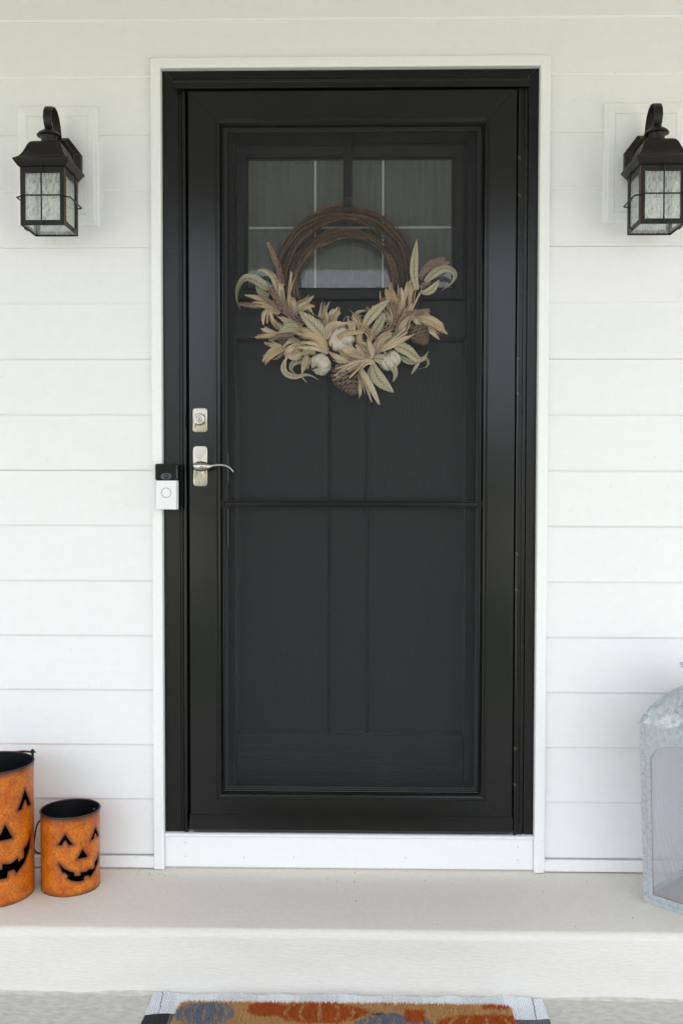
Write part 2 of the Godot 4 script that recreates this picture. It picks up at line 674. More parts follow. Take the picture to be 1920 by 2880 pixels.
	build_trees()


func build_trees() -> void:
	var spots := [[-1.5, 23.0, 6.3], [0.55, 24.5, 6.6], [-22.0, 62.0, 5.2], [-13.0, 66.0, 4.6], [-4.0, 64.0, 4.9], [6.0, 66.0, 4.4], [14.0, 62.0, 5.1], [24.0, 65.0, 5.4]]
	var leaf := mat(Color.WHITE, 0.7)
	leaf.albedo_texture = mottled(noise(FastNoiseLite.TYPE_SIMPLEX, 0.05, 3, 57), 128, lin(0.03, 0.065, 0.015), lin(0.075, 0.13, 0.035))
	triplanar(leaf, Vector3(0.4, 0.4, 0.4), false)
	leaf.cull_mode = BaseMaterial3D.CULL_DISABLED
	leaf.backlight_enabled = true
	leaf.backlight = lin(0.25, 0.35, 0.1)
	for s in spots:
		var t := thing("garden_tree", "green tree across the lawn, mirrored small in the door glass", "tree", Vector3(s[0], -0.45, s[1]), "trees across the lawn")
		var b := MB.new()
		var pts := PackedVector3Array([Vector3(0, 0, 0), Vector3(0.08, s[2] * 0.3, 0.02), Vector3(-0.05, s[2] * 0.6, 0.06), Vector3(0.02, s[2] * 0.9, 0)])
		b.tube(pts, [0.2, 0.15, 0.1, 0.03], 8)
		for k in 6:
			var a := TAU * k / 6.0 + rng.randf()
			var y := s[2] * rng.randf_range(0.35, 0.7) as float
			b.tube(PackedVector3Array([Vector3(0, y, 0), Vector3(cos(a) * 0.7, y + 0.5, sin(a) * 0.7), Vector3(cos(a) * 1.3, y + 1.1, sin(a) * 1.3)]), [0.07, 0.05, 0.02], 6)
		own(t, "trunk", b, M.bark)
		var clumps: Array[Vector3] = []
		for k in 26:
			var d := Vector3(rng.randfn(), rng.randfn() * 0.8, rng.randfn()).normalized() * rng.randf_range(0.3, 1.0)
			clumps.append(Vector3(0, s[2] * 0.62, 0) + d * (Vector3(0.75, s[2] * 0.36, 0.75) if s[1] < 40 else Vector3(4.2, s[2] * 0.36, 1.6)))
		b = MB.new()
		for k in 1600:
			var p := clumps[k % clumps.size()] + Vector3(rng.randfn(), rng.randfn(), rng.randfn()) * (0.3 if s[1] < 40 else 0.6)
			var bs := Basis.from_euler(Vector3(rng.randf() * TAU, rng.randf() * TAU, rng.randf() * TAU)) * (1.0 if s[1] < 40 else 1.8)
			b.quad(p + bs * Vector3(-0.2, -0.11, 0), p + bs * Vector3(0.2, -0.11, 0), p + bs * Vector3(0.2, 0.11, 0), p + bs * Vector3(-0.2, 0.11, 0), Vector3.UP)
		own(t, "crown", b, leaf)


# ------------------------------------------------------------------ siding, casings, mounting blocks
const COURSE := 0.1524
const TOP_LINE := 2.1737


func board(b: MB, x0: float, x1: float, lo: float, hi: float) -> void:
	b.push_x([[-0.002, hi], [0.0042, hi], [0.0100, lo + 0.0062], [0.0102, lo + 0.0052], [0.0074, lo], [-0.002, lo]], x0, x1)


func build_wall() -> void:
	var w := thing("house_wall", "white lap-sided house wall with white door trim", "wall", Vector3(0, 0, 0))
	var b := MB.new()
	b.box(Vector3(-4.6, -0.15, -0.16), Vector3(-0.474, 2.65, -0.003), 0.001)
	part(w, "wall_core", b, M.siding)
	b = MB.new()
	b.box(Vector3(0.480, -0.15, -0.16), Vector3(4.6, 2.65, -0.003), 0.001)
	part(w, "wall_core", b, M.siding)
	b = MB.new()
	b.box(Vector3(-0.474, 2.165, -0.16), Vector3(0.480, 2.65, -0.003), 0.001)
	part(w, "wall_core", b, M.siding)
	b = MB.new()
	b.box(Vector3(-0.474, -0.15, -0.16), Vector3(0.480, 0.085, -0.003), 0.001)
	part(w, "wall_core", b, M.siding)
	for k in range(-4, 14):
		var hi := TOP_LINE - COURSE * k
		var lo := hi - COURSE
		hi = minf(hi, 2.647)
		var off := rng.randf_range(-0.0006, 0.0006)
		if k <= -2:
			b = MB.new()
			board(b, -4.6, 4.6, lo, hi)
			part(w, "siding_board", b, M.siding)
		elif k == -1:
			b = MB.new()
			board(b, -4.6, -0.5345, lo, hi)
			board(b, 0.537, 4.6, lo, hi)
			var zc := 0.0042 + 0.0058 * (hi - 2.212) / (hi - lo - 0.0062)
			b.push_x([[-0.002, hi], [0.0042, hi], [zc, 2.212], [-0.002, 2.212]], -0.5345, 0.537)
			part(w, "siding_board", b, M.siding)
		else:
			for s in [[-4.6, -0.5345], [0.537, 4.6]]:
				b = MB.new()
				board(b, s[0], s[1], lo + off + rng.randf_range(-0.0004, 0.0004), hi)
				part(w, "siding_board", b, M.siding)
	# door casing: three mitred strips with a returned edge
	var pr := [[0.0, 0.0], [0.0, 0.0185], [0.0015, 0.0205], [0.024, 0.0215], [0.027, 0.0205], [0.0285, 0.0175], [0.0285, -0.006]]
	for s in 3:
		b = MB.new()
		b.frame_side(-0.538, 0.0025, 0.5405, 2.2235, pr, s, true)
		if s < 2:
			var xa: float = -0.538 if s == 0 else 0.512
			b.quad(Vector3(xa, 0.0025, 0.0), Vector3(xa + 0.0285, 0.0025, 0.0), Vector3(xa + 0.0285, 0.0025, 0.0205), Vector3(xa, 0.0025, 0.0205), Vector3.DOWN)
		part(w, "door_casing", b, M.trim)
	# starter trim along the foot of the siding
	for s in [[-4.6, -0.5385], [0.5410, 4.6]]:
		b = MB.new()
		b.push_x([[-0.002, 0.0355], [0.012, 0.0355], [0.0165, 0.032], [0.0165, 0.006], [0.0145, 0.0035], [-0.002, 0.0035]], s[0], s[1])
		part(w, "base_trim", b, M.trim)
	# board under the threshold with its nails, and the threshold itself
	b = MB.new()
	b.box(Vector3(-0.5092, 0.0045, -0.004), Vector3(0.5117, 0.0905, 0.0055), 0.001)
	var kb := part(w, "kick_board", b, M.trim)
	for p in [[-0.452, 0.072], [-0.452, 0.034], [0.470, 0.068], [0.470, 0.030], [-0.15, 0.033], [0.16, 0.034], [-0.29, 0.031]]:
		b = MB.new()
		b.lathe([[0.0, 0.0], [0.0016, 0.0], [0.0018, -0.0006]], Vector3.ZERO, 10)
		var nl := MeshInstance3D.new()
		nl.mesh = b.mesh()
		nl.material_override = mat(lin(0.45, 0.45, 0.45), 0.5)
		nl.name = "nail"
		kb.add_child(nl, true)
		nl.rotation.x = PI / 2
		nl.position = Vector3(p[0], p[1], 0.0060)
	b = MB.new()
	b.push_x([[-0.10, 0.098], [-0.03, 0.1015], [0.008, 0.1005], [0.0125, 0.0985], [0.0130, 0.0935], [0.0115, 0.0912], [-0.10, 0.0912]], -0.5092, 0.5117)
	part(w, "threshold", b, M.plastic_white)
	# mounting blocks behind the two wall lanterns
	for s in [[-0.9016, -0.682, 1.774, 2.0965], [0.6845, 0.904, 1.775, 2.0955]]:
		var blk: MeshInstance3D
		b = MB.new()
		var bp := [[0.0, 0.0], [0.0, 0.015], [0.0015, 0.0165], [0.010, 0.0175], [0.0105, 0.0195], [0.0115, 0.020], [0.0275, 0.0215], [0.0287, 0.0208], [0.0289, 0.0195]]
		for k in 4:
			b.frame_side(s[0], s[2], s[1], s[3], bp, k, false, 0.0)
		blk = part(w, "mounting_block", b, M.trim)
		b = MB.new()
		b.box(Vector3(s[0] + 0.0292, s[2] + 0.0292, 0.0), Vector3(s[1] - 0.0292, s[3] - 0.0292, 0.0222), 0.0012)
		part(blk, "cover_panel", b, M.trim)


# ------------------------------------------------------------------ black frame round the doors
func build_door_frame() -> void:
	var f := thing("door_frame", "black painted moulded frame round the front door", "door frame", Vector3(0, 0.1015, 0))
	var left := [[0.0, -0.02], [0.0, -0.001], [0.001, 0.0], [0.047, 0.0], [0.048, -0.003], [0.0495, -0.003], [0.050, 0.0005], [0.0535, 0.0005], [0.054, -0.003], [0.0555, -0.003]]
	for k in 9:
		var a := PI - PI * k / 8.0
		left.append([0.0615 + cos(a) * 0.006, -0.002 + sin(a) * 0.008])
	left.append_array([[0.0675, -0.03], [0.0715, -0.03]])
	var right := [[0.0, -0.02], [0.0, -0.001], [0.001, 0.0], [0.0275, 0.0], [0.028, -0.003], [0.0305, -0.003], [0.031, 0.001], [0.040, 0.001], [0.0405, -0.002], [0.043, -0.002], [0.0435, 0.003], [0.0495, 0.003], [0.050, -0.03], [0.0605, -0.03]]
	var top := [[0.0, -0.02], [0.0, -0.001], [0.001, 0.0], [0.030, 0.0], [0.0305, -0.002], [0.032, -0.002], [0.0325, 0.0005], [0.0625, 0.0005], [0.063, -0.03]]
	for s in [[0, left, "side_jamb"], [1, right, "side_jamb"], [2, top, "head_jamb"]]:
		var b := MB.new()
		b.frame_side(-0.512, 0.1016, 0.5133, 2.203, s[1], s[0], true)
		part(f, s[2], b, M.frame)
	# rain drip over the storm door
	var b := MB.new()
	b.push_x([[-0.004, 2.170], [0.004, 2.1705], [0.007, 2.166], [0.016, 2.161], [0.0185, 2.157], [0.019, 2.1435], [0.017, 2.1415], [-0.004, 2.1415]], -0.4710, 0.4845)
	part(f, "drip_cap", b, M.storm)
	# deep sides of the opening
	for q in [[Vector3(-0.4738, 0.1018, -0.16), Vector3(-0.4475, 2.164, -0.031)], [Vector3(0.4590, 0.1018, -0.16), Vector3(0.4798, 2.164, -0.031)]]:
		b = MB.new()
		b.box(q[0], q[1], 0.001)
		part(f, "jamb_lining", b, M.frame)
	b = MB.new()
	b.box(Vector3(-0.4473, 2.1405, -0.16), Vector3(0.4588, 2.1645, -0.031), 0.001)
	part(f, "jamb_lining", b, M.frame)


# ------------------------------------------------------------------ storm door with screen, lock and lever
func build_storm_door() -> void:
	var d := thing("storm_door", "black storm door with full-height insect screen and silver lever", "door", Vector3(0, 0.105, 0))
	var x0 := -0.4385
	var x1 := 0.4535
	var pr := [[0.0, -0.028], [0.0, 0.0045], [0.0015, 0.006], [0.0735, 0.006], [0.0745, 0.0052], [0.0755, 0.006], [0.0785, 0.0058], [0.0800, 0.0040], [0.0850, 0.0030], [0.0905, -0.0045], [0.0915, -0.0100], [0.0930, -0.0105], [0.0935, -0.0200]]
	for s in [[0, "stile"], [1, "stile"], [2, "rail"], [3, "rail"]]:
		var b := MB.new()
		b.frame_side(x0, 0.1225, x1, 2.1395, pr, s[0], false, 0.00035)
		part(d, s[1], b, M.storm)
	# track that holds the screen
	var tr := [[0.0937, -0.020], [0.0937, -0.0125], [0.0955, -0.0115], [0.0975, -0.0125], [0.0985, -0.0150], [0.1005, -0.0140], [0.1025, -0.0150], [0.103, -0.022]]
	for s in 4:
		var b := MB.new()
		b.frame_side(x0, 0.1225, x1, 2.1395, tr, s, false, 0.0)
		part(d, "screen_track", b, M.rubber)
	# kick plate and sweep along the foot
	var b := MB.new()
	b.push_x([[-0.006, 0.1525], [0.0072, 0.1525], [0.0085, 0.1515], [0.0085, 0.1130], [0.0070, 0.1115], [-0.006, 0.1115]], x0 - 0.0012, x1 + 0.0012)
	part(d, "kick_plate", b, M.storm)
	b = MB.new()
	b.push_x([[-0.010, 0.1113], [0.0045, 0.1113], [0.0060, 0.1085], [0.0060, 0.1040], [0.0035, 0.1022], [-0.010, 0.1022]], x0 + 0.010, x1 - 0.008)
	part(d, "door_sweep", b, M.rubber)
	# the screen and the bar across it
	b = MB.new()
	b.quad(Vector3(-0.337, 0.222, -0.0175), Vector3(0.352, 0.222, -0.0175), Vector3(0.352, 2.040, -0.0175), Vector3(-0.337, 2.040, -0.0175), Vector3.BACK)
	part(d, "screen", b, M.screen)
	b = MB.new()
	b.push_x([[-0.020, 1.0260], [-0.012, 1.0262], [-0.0105, 1.0245], [-0.0105, 1.0225], [-0.007, 1.0215], [-0.006, 1.0195], [-0.006, 1.0125], [-0.007, 1.0108], [-0.0105, 1.0098], [-0.0105, 1.0078], [-0.012, 1.0062], [-0.020, 1.0060]], -0.3405, 0.3555)
	part(d, "cross_bar", b, M.storm)
	for p in [[1.0757, 1.1575], [0.8946, 1.003]]:
		b = MB.new()
		b.box(Vector3(-0.3358, p[0], -0.0125), Vector3(-0.3322, p[1], -0.0085), 0.001)
		part(d, "pull_tab", b, mat(lin(0.045, 0.043, 0.04), 0.4))
	# long hinge rod with four knuckles and worn brass joints
	b = MB.new()
	b.tube(PackedVector3Array([Vector3(0.4600, 0.1000, 0.0045), Vector3(0.4600, 2.1400, 0.0045)]), [0.0035], 12)
	part(d, "hinge_rod", b, M.storm)
	for p in [[1.854, 1.954], [1.3186, 1.4154], [0.7823, 0.8815], [0.2426, 0.3431]]:
		b = MB.new()
		b.tube(PackedVector3Array([Vector3(0.4600, p[0], 0.0045), Vector3(0.4600, p[1], 0.0045)]), [0.0044], 12)
		var hg := part(d, "hinge", b, M.storm)
		for e in p:
			for z in [-0.0022, 0.0018]:
				b = MB.new()
				b.tube(PackedVector3Array([Vector3(0.4598, e + z - 0.0006, 0.0045), Vector3(0.4604, e + z + 0.0006, 0.0045)]), [0.0047], 12)
				part(hg, "worn_joint", b, M.brass)
	# deadbolt
	b = MB.new()
	plate(b, Vector3(-0.4073, 1.2463, 0.0062), 0.0205, 0.0333, 0.0055, 0.004)
	var db := part(d, "deadbolt", b, M.nickel)
	b = MB.new()
	b.lathe([[0.0165, 0.0], [0.0162, 0.008], [0.0155, 0.0110], [0.0142, 0.0122], [0.0098, 0.0126], [0.0094, 0.0112], [0.0, 0.0112]], Vector3.ZERO, 40)
	var cy := own(db, "cylinder", b, M.nickel_bright)
	cy.rotation.x = PI / 2
	cy.position = Vector3(-0.4073, 1.2480, 0.011)
	b = MB.new()
	b.lathe([[0.0088, 0.0], [0.0088, 0.0016], [0.0080, 0.0020], [0.0, 0.0020]], Vector3.ZERO, 30)
	var pl := own(db, "plug", b, M.nickel)
	pl.rotation.x = PI / 2
	pl.position = Vector3(-0.4073, 1.2480, 0.0225)
	b = MB.new()
	b.box(Vector3(-0.4083, 1.2442, 0.0240), Vector3(-0.4063, 1.2522, 0.0250), 0.0004)
	part(db, "keyhole", b, M.gap)
	# lever
	b = MB.new()
	plate(b, Vector3(-0.4073, 1.1203, 0.0062), 0.0203, 0.0556, 0.0060, 0.006)
	var lv := part(d, "lever_set", b, M.nickel)
	var pts := PackedVector3Array()
	var rad := []
	var cv := Curve3D.new()
	cv.bake_interval = 0.002
	cv.add_point(Vector3(-0.4195, 1.1185, 0.030), Vector3.ZERO, Vector3(0.003, 0.0, 0.012))
	cv.add_point(Vector3(-0.4020, 1.1190, 0.043), Vector3(-0.008, 0, 0), Vector3(0.011, 0.0005, 0))
	cv.add_point(Vector3(-0.3700, 1.1205, 0.043), Vector3(-0.012, -0.003, 0), Vector3(0.012, 0.003, 0))
	cv.add_point(Vector3(-0.3380, 1.1222, 0.043), Vector3(-0.010, 0.001, 0), Vector3(0.010, -0.001, 0))
	cv.add_point(Vector3(-0.3115, 1.1040, 0.041), Vector3(-0.007, 0.010, 0), Vector3.ZERO)
	var bk := cv.get_baked_points()
	for i in bk.size():
		pts.append(bk[i])
		var t := float(i) / (bk.size() - 1)
		var r := 0.0055 + 0.0085 * sin(clampf(t / 0.26, 0, 1) * PI * 0.55) if t < 0.22 else lerpf(0.0140, 0.0036, smoothstep(0.22, 0.5, t))
		if t > 0.55:
			r = lerpf(0.0036, 0.0021, (t - 0.55) / 0.45)
		if t < 0.04:
			r = 0.0085
		rad.append(r)
	b = MB.new()
	b.tube(pts, rad, 16)
	b.tube(PackedVector3Array([Vector3(-0.4045, 1.119, 0.008), Vector3(-0.4045, 1.119, 0.040)]), [0.0085], 16)
	part(lv, "lever", b, M.nickel_bright)


# a pane that sits a little out of plumb in its frame
func lean(b: MB, c: Vector3, a: float) -> void:
	for i in b.v.size():
		b.v[i] = c + (b.v[i] - c).rotated(Vector3.RIGHT, a)
		b.n[i] = b.n[i].rotated(Vector3.RIGHT, a)


# rounded, slightly waisted and domed plate facing +z
func plate(b: MB, c: Vector3, hx: float, hy: float, rim: float, waist: float) -> void:
	var P: Array = []
	for ring in [[1.0, 0.0], [1.0, 0.0025], [0.965, 0.0042], [0.80, 0.0052], [0.4, 0.0060], [0.0, 0.0062]]:
		var row := PackedVector3Array()
		for k in 72:
			var a := TAU * k / 72.0
			var e := 0.22
			var ux := signf(cos(a)) * pow(absf(cos(a)), e * 1.5)
			var uy := signf(sin(a)) * pow(absf(sin(a)), e)
			var x: float = ux * hx * (1.0 - waist * 6.0 * (1.0 - absf(uy)))
			row.append(c + Vector3(x * ring[0], uy * hy * ring[0], ring[1] + (0.0016 * cos(uy * PI * 1.0) if ring[1] > 0.004 else 0.0)))
		P.append(row)
	b.grid(P, true)


# ------------------------------------------------------------------ entry door, its window and the curtain behind
func build_entry_door() -> void:
	var d := thing("entry_door", "black panelled entry door with gridded window behind the screen", "door", Vector3(0, 0.105, -0.12))
	var zf := -0.105
	var zb := -0.15
	var wood := [
		["stile", Vector3(-0.446, 0.106, zb), Vector3(-0.326, 2.138, zf), "door_up"], ["stile", Vector3(0.331, 0.106, zb), Vector3(0.458, 2.138, zf), "door_up"],
		["rail", Vector3(-0.326, 0.106, zb), Vector3(0.331, 0.3505, zf), "door_across"], ["rail", Vector3(-0.326, 1.4835, zb), Vector3(0.331, 1.5930, zf), "door_across"],
		["rail", Vector3(-0.326, 2.0310, zb), Vector3(0.331, 2.138, zf), "door_across"], ["mullion", Vector3(-0.0519, 0.3505, zb), Vector3(0.0499, 1.4835, zf), "door_up"]]
	for w in wood:
		var b := MB.new()
		b.box(w[1] + Vector3(0.0003, 0.0003, 0), w[2] - Vector3(0.0003, 0.0003, 0), 0.0022)
		part(d, w[0], b, M[w[3]])
	for p in [[-0.326, -0.0519], [0.0499, 0.331]]:
		var b := MB.new()
		b.box(Vector3(p[0] + 0.0002, 0.3508, zb + 0.004), Vector3(p[1] - 0.0002, 1.4832, zf - 0.0085), 0.0005)
		for s in 4:
			b.frame_side(p[0] + 0.0004, 0.3510, p[1] - 0.0004, 1.4830, [[0.0, zf - 0.0012], [0.0095, zf - 0.0084]], s, false, 0.0)
		part(d, "panel", b, M.door_up)
	# window: raised frame, glazing bars, glass
	var b := MB.new()
	for s in 4:
		b.frame_side(-0.3250, 1.5935, 0.3265, 2.0305, [[0.0, zf - 0.012], [0.0006, zf + 0.005], [0.003, zf + 0.008], [0.008, zf + 0.009], [0.027, zf + 0.008], [0.034, zf + 0.002], [0.0365, zf - 0.004], [0.0372, zf - 0.02]], s, false, 0.0002)
	var win := part(d, "window_frame", b, M.door_across)
	b = MB.new()
	b.box(Vector3(-0.2895, 1.6290, zf - 0.0125), Vector3(0.2905, 1.9945, zf - 0.0095), 0.0004)
	lean(b, Vector3(0, 1.812, zf - 0.011), -0.024)
	part(win, "glass", b, M.glass)
	for m in [[Vector3(-0.1012, 1.630, 0), Vector3(-0.0954, 1.9935, 0)], [Vector3(0.0924, 1.630, 0), Vector3(0.0982, 1.9935, 0)], [Vector3(-0.289, 1.8010, 0), Vector3(0.290, 1.8068, 0)]]:
		b = MB.new()
		b.box(m[0] + Vector3(0, 0, zf - 0.0250), m[1] + Vector3(0, 0, zf - 0.0185 + (0.0006 if m[0].x < -0.2 else 0.0)), 0.0012)
		part(win, "glazing_bar", b, M.muntin)
	# sheer cloth hanging inside
	var P: Array = []
	for i in 6:
		var row := PackedVector3Array()
		for j in 181:
			var x := -0.34 + 0.68 * j / 180.0
			var z := -0.205 + 0.010 * sin(x * 95.0 + 1.5 * sin(x * 17.0)) + 0.005 * sin(x * 213.0 + 0.4)
			row.append(Vector3(x, 2.07 - i * 0.1, z))
		P.append(row)
	b = MB.new()
	b.grid(P, false)
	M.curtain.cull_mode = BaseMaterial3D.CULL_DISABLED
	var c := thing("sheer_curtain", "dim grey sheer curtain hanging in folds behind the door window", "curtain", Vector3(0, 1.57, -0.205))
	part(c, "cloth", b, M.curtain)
	b = MB.new()
	b.tube(PackedVector3Array([Vector3(-0.36, 2.075, -0.205), Vector3(0.36, 2.075, -0.205)]), [0.006], 10)
	part(c, "rod", b, M.nickel)
	for x in [-0.355, 0.355]:
		b = MB.new()
		b.box(Vector3(x - 0.006, 2.065, -0.212), Vector3(x + 0.006, 2.085, -0.150), 0.001)
		part(c, "bracket", b, M.nickel)


# ------------------------------------------------------------------ doorbell
func build_doorbell() -> void:
	var d := thing("video_doorbell", "black and white video doorbell on the white door casing", "doorbell", Vector3(-0.4935, 1.0022, 0.03))
	var x0 := -0.5245
	var x1 := -0.4633
	var b := MB.new()
	b.box(Vector3(x0 + 0.001, 1.0030, 0.0005), Vector3(x1 - 0.002, 1.1255, 0.030), 0.003)
	part(d, "housing", b, M.plastic_black)
	b = MB.new()
	b.box(Vector3(x0, 1.0808, 0.0302), Vector3(x1, 1.1262, 0.0450), 0.0035)
	var face := part(d, "camera_face", b, M.plastic_black)
	b = MB.new()
	var P: Array = []
	for ring in [[1.0, 0.0], [1.0, 0.0008], [0.9, 0.0012], [0.0, 0.0012]]:
		var row := PackedVector3Array()
		for k in 40:
			var a := TAU * k / 40.0
			row.append(Vector3(-0.4938 + signf(cos(a)) * pow(absf(cos(a)), 0.6) * 0.0148 * ring[0], 1.0920 + sin(a) * 0.0088 * ring[0], 0.0449 + ring[1]))
		P.append(row)
	b.grid(P, true)
	part(face, "lens_window", b, M.lens_ring)
	for r in [[0.0064, 0.0459, 0.0012, "gap"], [0.0048, 0.0470, 0.0016, "lens"]]:
		b = MB.new()
		b.lathe([[r[0], 0.0], [r[0] * 0.95, r[2] * 0.6], [r[0] * 0.5, r[2]], [0.0, r[2] * 1.1]], Vector3.ZERO, 24)
		var l := own(face, "lens", b, M[r[3]])
		l.rotation.x = PI / 2
		l.position = Vector3(-0.4938, 1.0920, r[1])
	b = MB.new()
	P = []
	for y in [1.0022, 1.0025, 1.0800, 1.0803]:
		var row := PackedVector3Array()
		for k in 25:
			var u := -1.0 + 2.0 * k / 24.0
			var inset := 0.0008 if y == 1.0022 or y == 1.0803 else 0.0
			var z := 0.0302 + (0.0168 - inset) * pow(1.0 - pow(absf(u), 9.0), 0.25)
			row.append(Vector3((x0 + x1) * 0.5 + u * (x1 - x0) * 0.5, y, z))
		P.append(row)
	b.grid(P, false)
	b.box(Vector3(x0 + 0.001, 1.0023, 0.0302), Vector3(x1 - 0.001, 1.0802, 0.0330), 0.001)
	var fp := part(d, "faceplate", b, M.plastic_white)
	b = MB.new()
	b.lathe([[0.0146, 0.0], [0.0143, 0.0006], [0.0118, 0.0006], [0.0114, 0.0001]], Vector3.ZERO, 48)
	var ring := own(fp, "button_ring", b, M.button_ring)
	ring.rotation.x = PI / 2
	ring.position = Vector3(-0.4938, 1.0475, 0.0469)
	b = MB.new()
	b.lathe([[0.0114, 0.0], [0.0110, 0.0004], [0.0, 0.0005]], Vector3.ZERO, 48)
	var bt := own(fp, "button", b, M.plastic_white)
	bt.rotation.x = PI / 2
	bt.position = Vector3(-0.4938, 1.0475, 0.0469)
	var tm := TextMesh.new()
	tm.text = "ring"
	tm.font_size = 16
	tm.pixel_size = 0.0004
	tm.depth = 0.0003
	var sf := SystemFont.new()
	sf.font_names = PackedStringArray(["Droid Sans"])
	tm.font = sf
	var lt := MeshInstance3D.new()
	lt.mesh = tm
	lt.material_override = mat(lin(0.66, 0.67, 0.69), 0.4)
	lt.name = "lettering"
	fp.add_child(lt)
	lt.position = Vector3(-0.4938, 1.0135, 0.0471)


# ------------------------------------------------------------------ wall lanterns (own axes: origin on the block's face, below the hook)
func bars(b: MB, pts: Array, r: float) -> void:
	b.tube(PackedVector3Array(pts), [r], 8)


func build_wall_lanterns() -> void:
	var t := thing("wall_lantern", "black coach lantern on the wall above the orange buckets", "lantern", Vector3(-0.7795, 1.7320, 0.0224), "wall lanterns beside the door")
	var zc := 0.1026
	var h := 0.057
	# back plate: long octagon with a sloping edge
	var b := MB.new()
	var P: Array = []
	for ring in [[1.0, 0.0], [1.0, 0.016], [0.72, 0.027], [0.70, 0.0272], [0.0, 0.0272]]:
		var row := PackedVector3Array()
		for q in [[-0.057, 0.228], [-0.024, 0.271], [0.024, 0.271], [0.057, 0.228], [0.057, 0.171], [0.024, 0.128], [-0.024, 0.128], [-0.057, 0.171]]:
			row.append(Vector3(q[0] * ring[0], 0.1995 + (q[1] - 0.1995) * (ring[0] if ring[0] == 1.0 else (ring[0] + 0.14 if ring[0] > 0 else 0.0)), ring[1]))
		P.append(row)
	for i in P.size() - 1:
		for j in 8:
			var a: Vector3 = P[i][j]
			var c: Vector3 = P[i + 1][(j + 1) % 8]
			b.quad(a, P[i][(j + 1) % 8], c, P[i + 1][j], (a + c) * 0.5 - Vector3(0, 0.1995, -0.02))
	var bp := own(t, "back_plate", b, M.bronze)
	for j in 8:
		b = MB.new()
		bars(b, [P[1][j], P[2][j] + Vector3(0, 0, 0.0004), P[2][(j + 1) % 8] + Vector3(0, 0, 0.0004)], 0.0006)
		own(bp, "worn_edge", b, M.bronze_edge)
	# hook strap
	var path := [Vector3(0, 0.262, zc), Vector3(0, 0.272, zc + 0.010), Vector3(0, 0.288, zc + 0.017), Vector3(0, 0.306, zc + 0.014), Vector3(0, 0.320, zc + 0.001), Vector3(0, 0.325, zc - 0.018), Vector3(0, 0.321, zc - 0.036), Vector3(0, 0.309, zc - 0.052), Vector3(0, 0.290, zc - 0.064), Vector3(0, 0.265, zc - 0.071), Vector3(0, 0.235, zc - 0.076)]
	var G: Array = []
	for i in path.size():
		var tg: Vector3 = (path[mini(i + 1, path.size() - 1)] - path[maxi(i - 1, 0)]).normalized()
		var nn := tg.cross(Vector3.RIGHT).normalized()
		var row := PackedVector3Array()
		for q in [[-0.0105, -0.0012], [-0.0105, 0.0012], [-0.0095, 0.0018], [0.0095, 0.0018], [0.0105, 0.0012], [0.0105, -0.0012], [0.0095, -0.0018], [-0.0095, -0.0018]]:
			row.append(path[i] + Vector3(q[0], 0, 0) + nn * q[1])
		G.append(row)
	b = MB.new()
	b.grid(G, true)
	own(t, "hook_strap", b, M.bronze)
	# finial disc and neck
	b = MB.new()
	b.lathe([[0.0, 0.2665], [0.010, 0.266], [0.013, 0.262], [0.0135, 0.259], [0.020, 0.2565], [0.027, 0.2515], [0.0312, 0.2462], [0.0310, 0.2440], [0.026, 0.2435], [0.0202, 0.2430], [0.0200, 0.2210]], Vector3(0, 0, zc), 40)
	own(t, "finial", b, M.bronze)
	# bell-shaped roof, square in plan with an eave
	var prof := [[0.0, 0.2235], [0.024, 0.2232], [0.0315, 0.2222], [0.0370, 0.2190], [0.0410, 0.2140], [0.0445, 0.2070], [0.0475, 0.1990], [0.0510, 0.1900], [0.0560, 0.1810], [0.0615, 0.1740], [0.0680, 0.1690], [0.0715, 0.1668], [0.0718, 0.1640], [0.0705, 0.1615], [0.0680, 0.1585], [0.0625, 0.1500], [0.0575, 0.1478], [0.0, 0.1478]]
	b = MB.new()
	for side in 4:
		var ang := side * PI / 2
		var R: Array = []
		for p in prof:
			var row := PackedVector3Array()
			for k in 9:
				var u := -1.0 + 2.0 * k / 8.0
				row.append(Vector3(u * p[0], p[1], p[0]).rotated(Vector3.UP, ang) + Vector3(0, 0, zc))
			R.append(row)
		for i in R.size() - 1:
			for k in 8:
				var e: Vector3 = Vector3(0, 0, 1).rotated(Vector3.UP, ang)
				var dr: float = prof[i + 1][0] - prof[i][0]
				var dy: float = prof[i + 1][1] - prof[i][1]
				var on := Vector3(0, dr, 0) + e * (-dy)
				var pm := i
				# smooth along the profile
				var n1 := _bell_normal(prof, i, e)
				var n2 := _bell_normal(prof, i + 1, e)
				if on.length() < 1e-6:
					pm = i
				b._st(R[i][k], R[i][k + 1], R[i + 1][k + 1], n1, n1, n2, Vector2.ZERO, Vector2.ZERO, Vector2.ZERO)
				b._st(R[i][k], R[i + 1][k + 1], R[i + 1][k], n1, n2, n2, Vector2.ZERO, Vector2.ZERO, Vector2.ZERO)
	own(t, "roof", b, M.bronze)
	# cage: four corner posts, top and bottom rails with panes between
	var cage := MB.new()
	var edges: Array = []
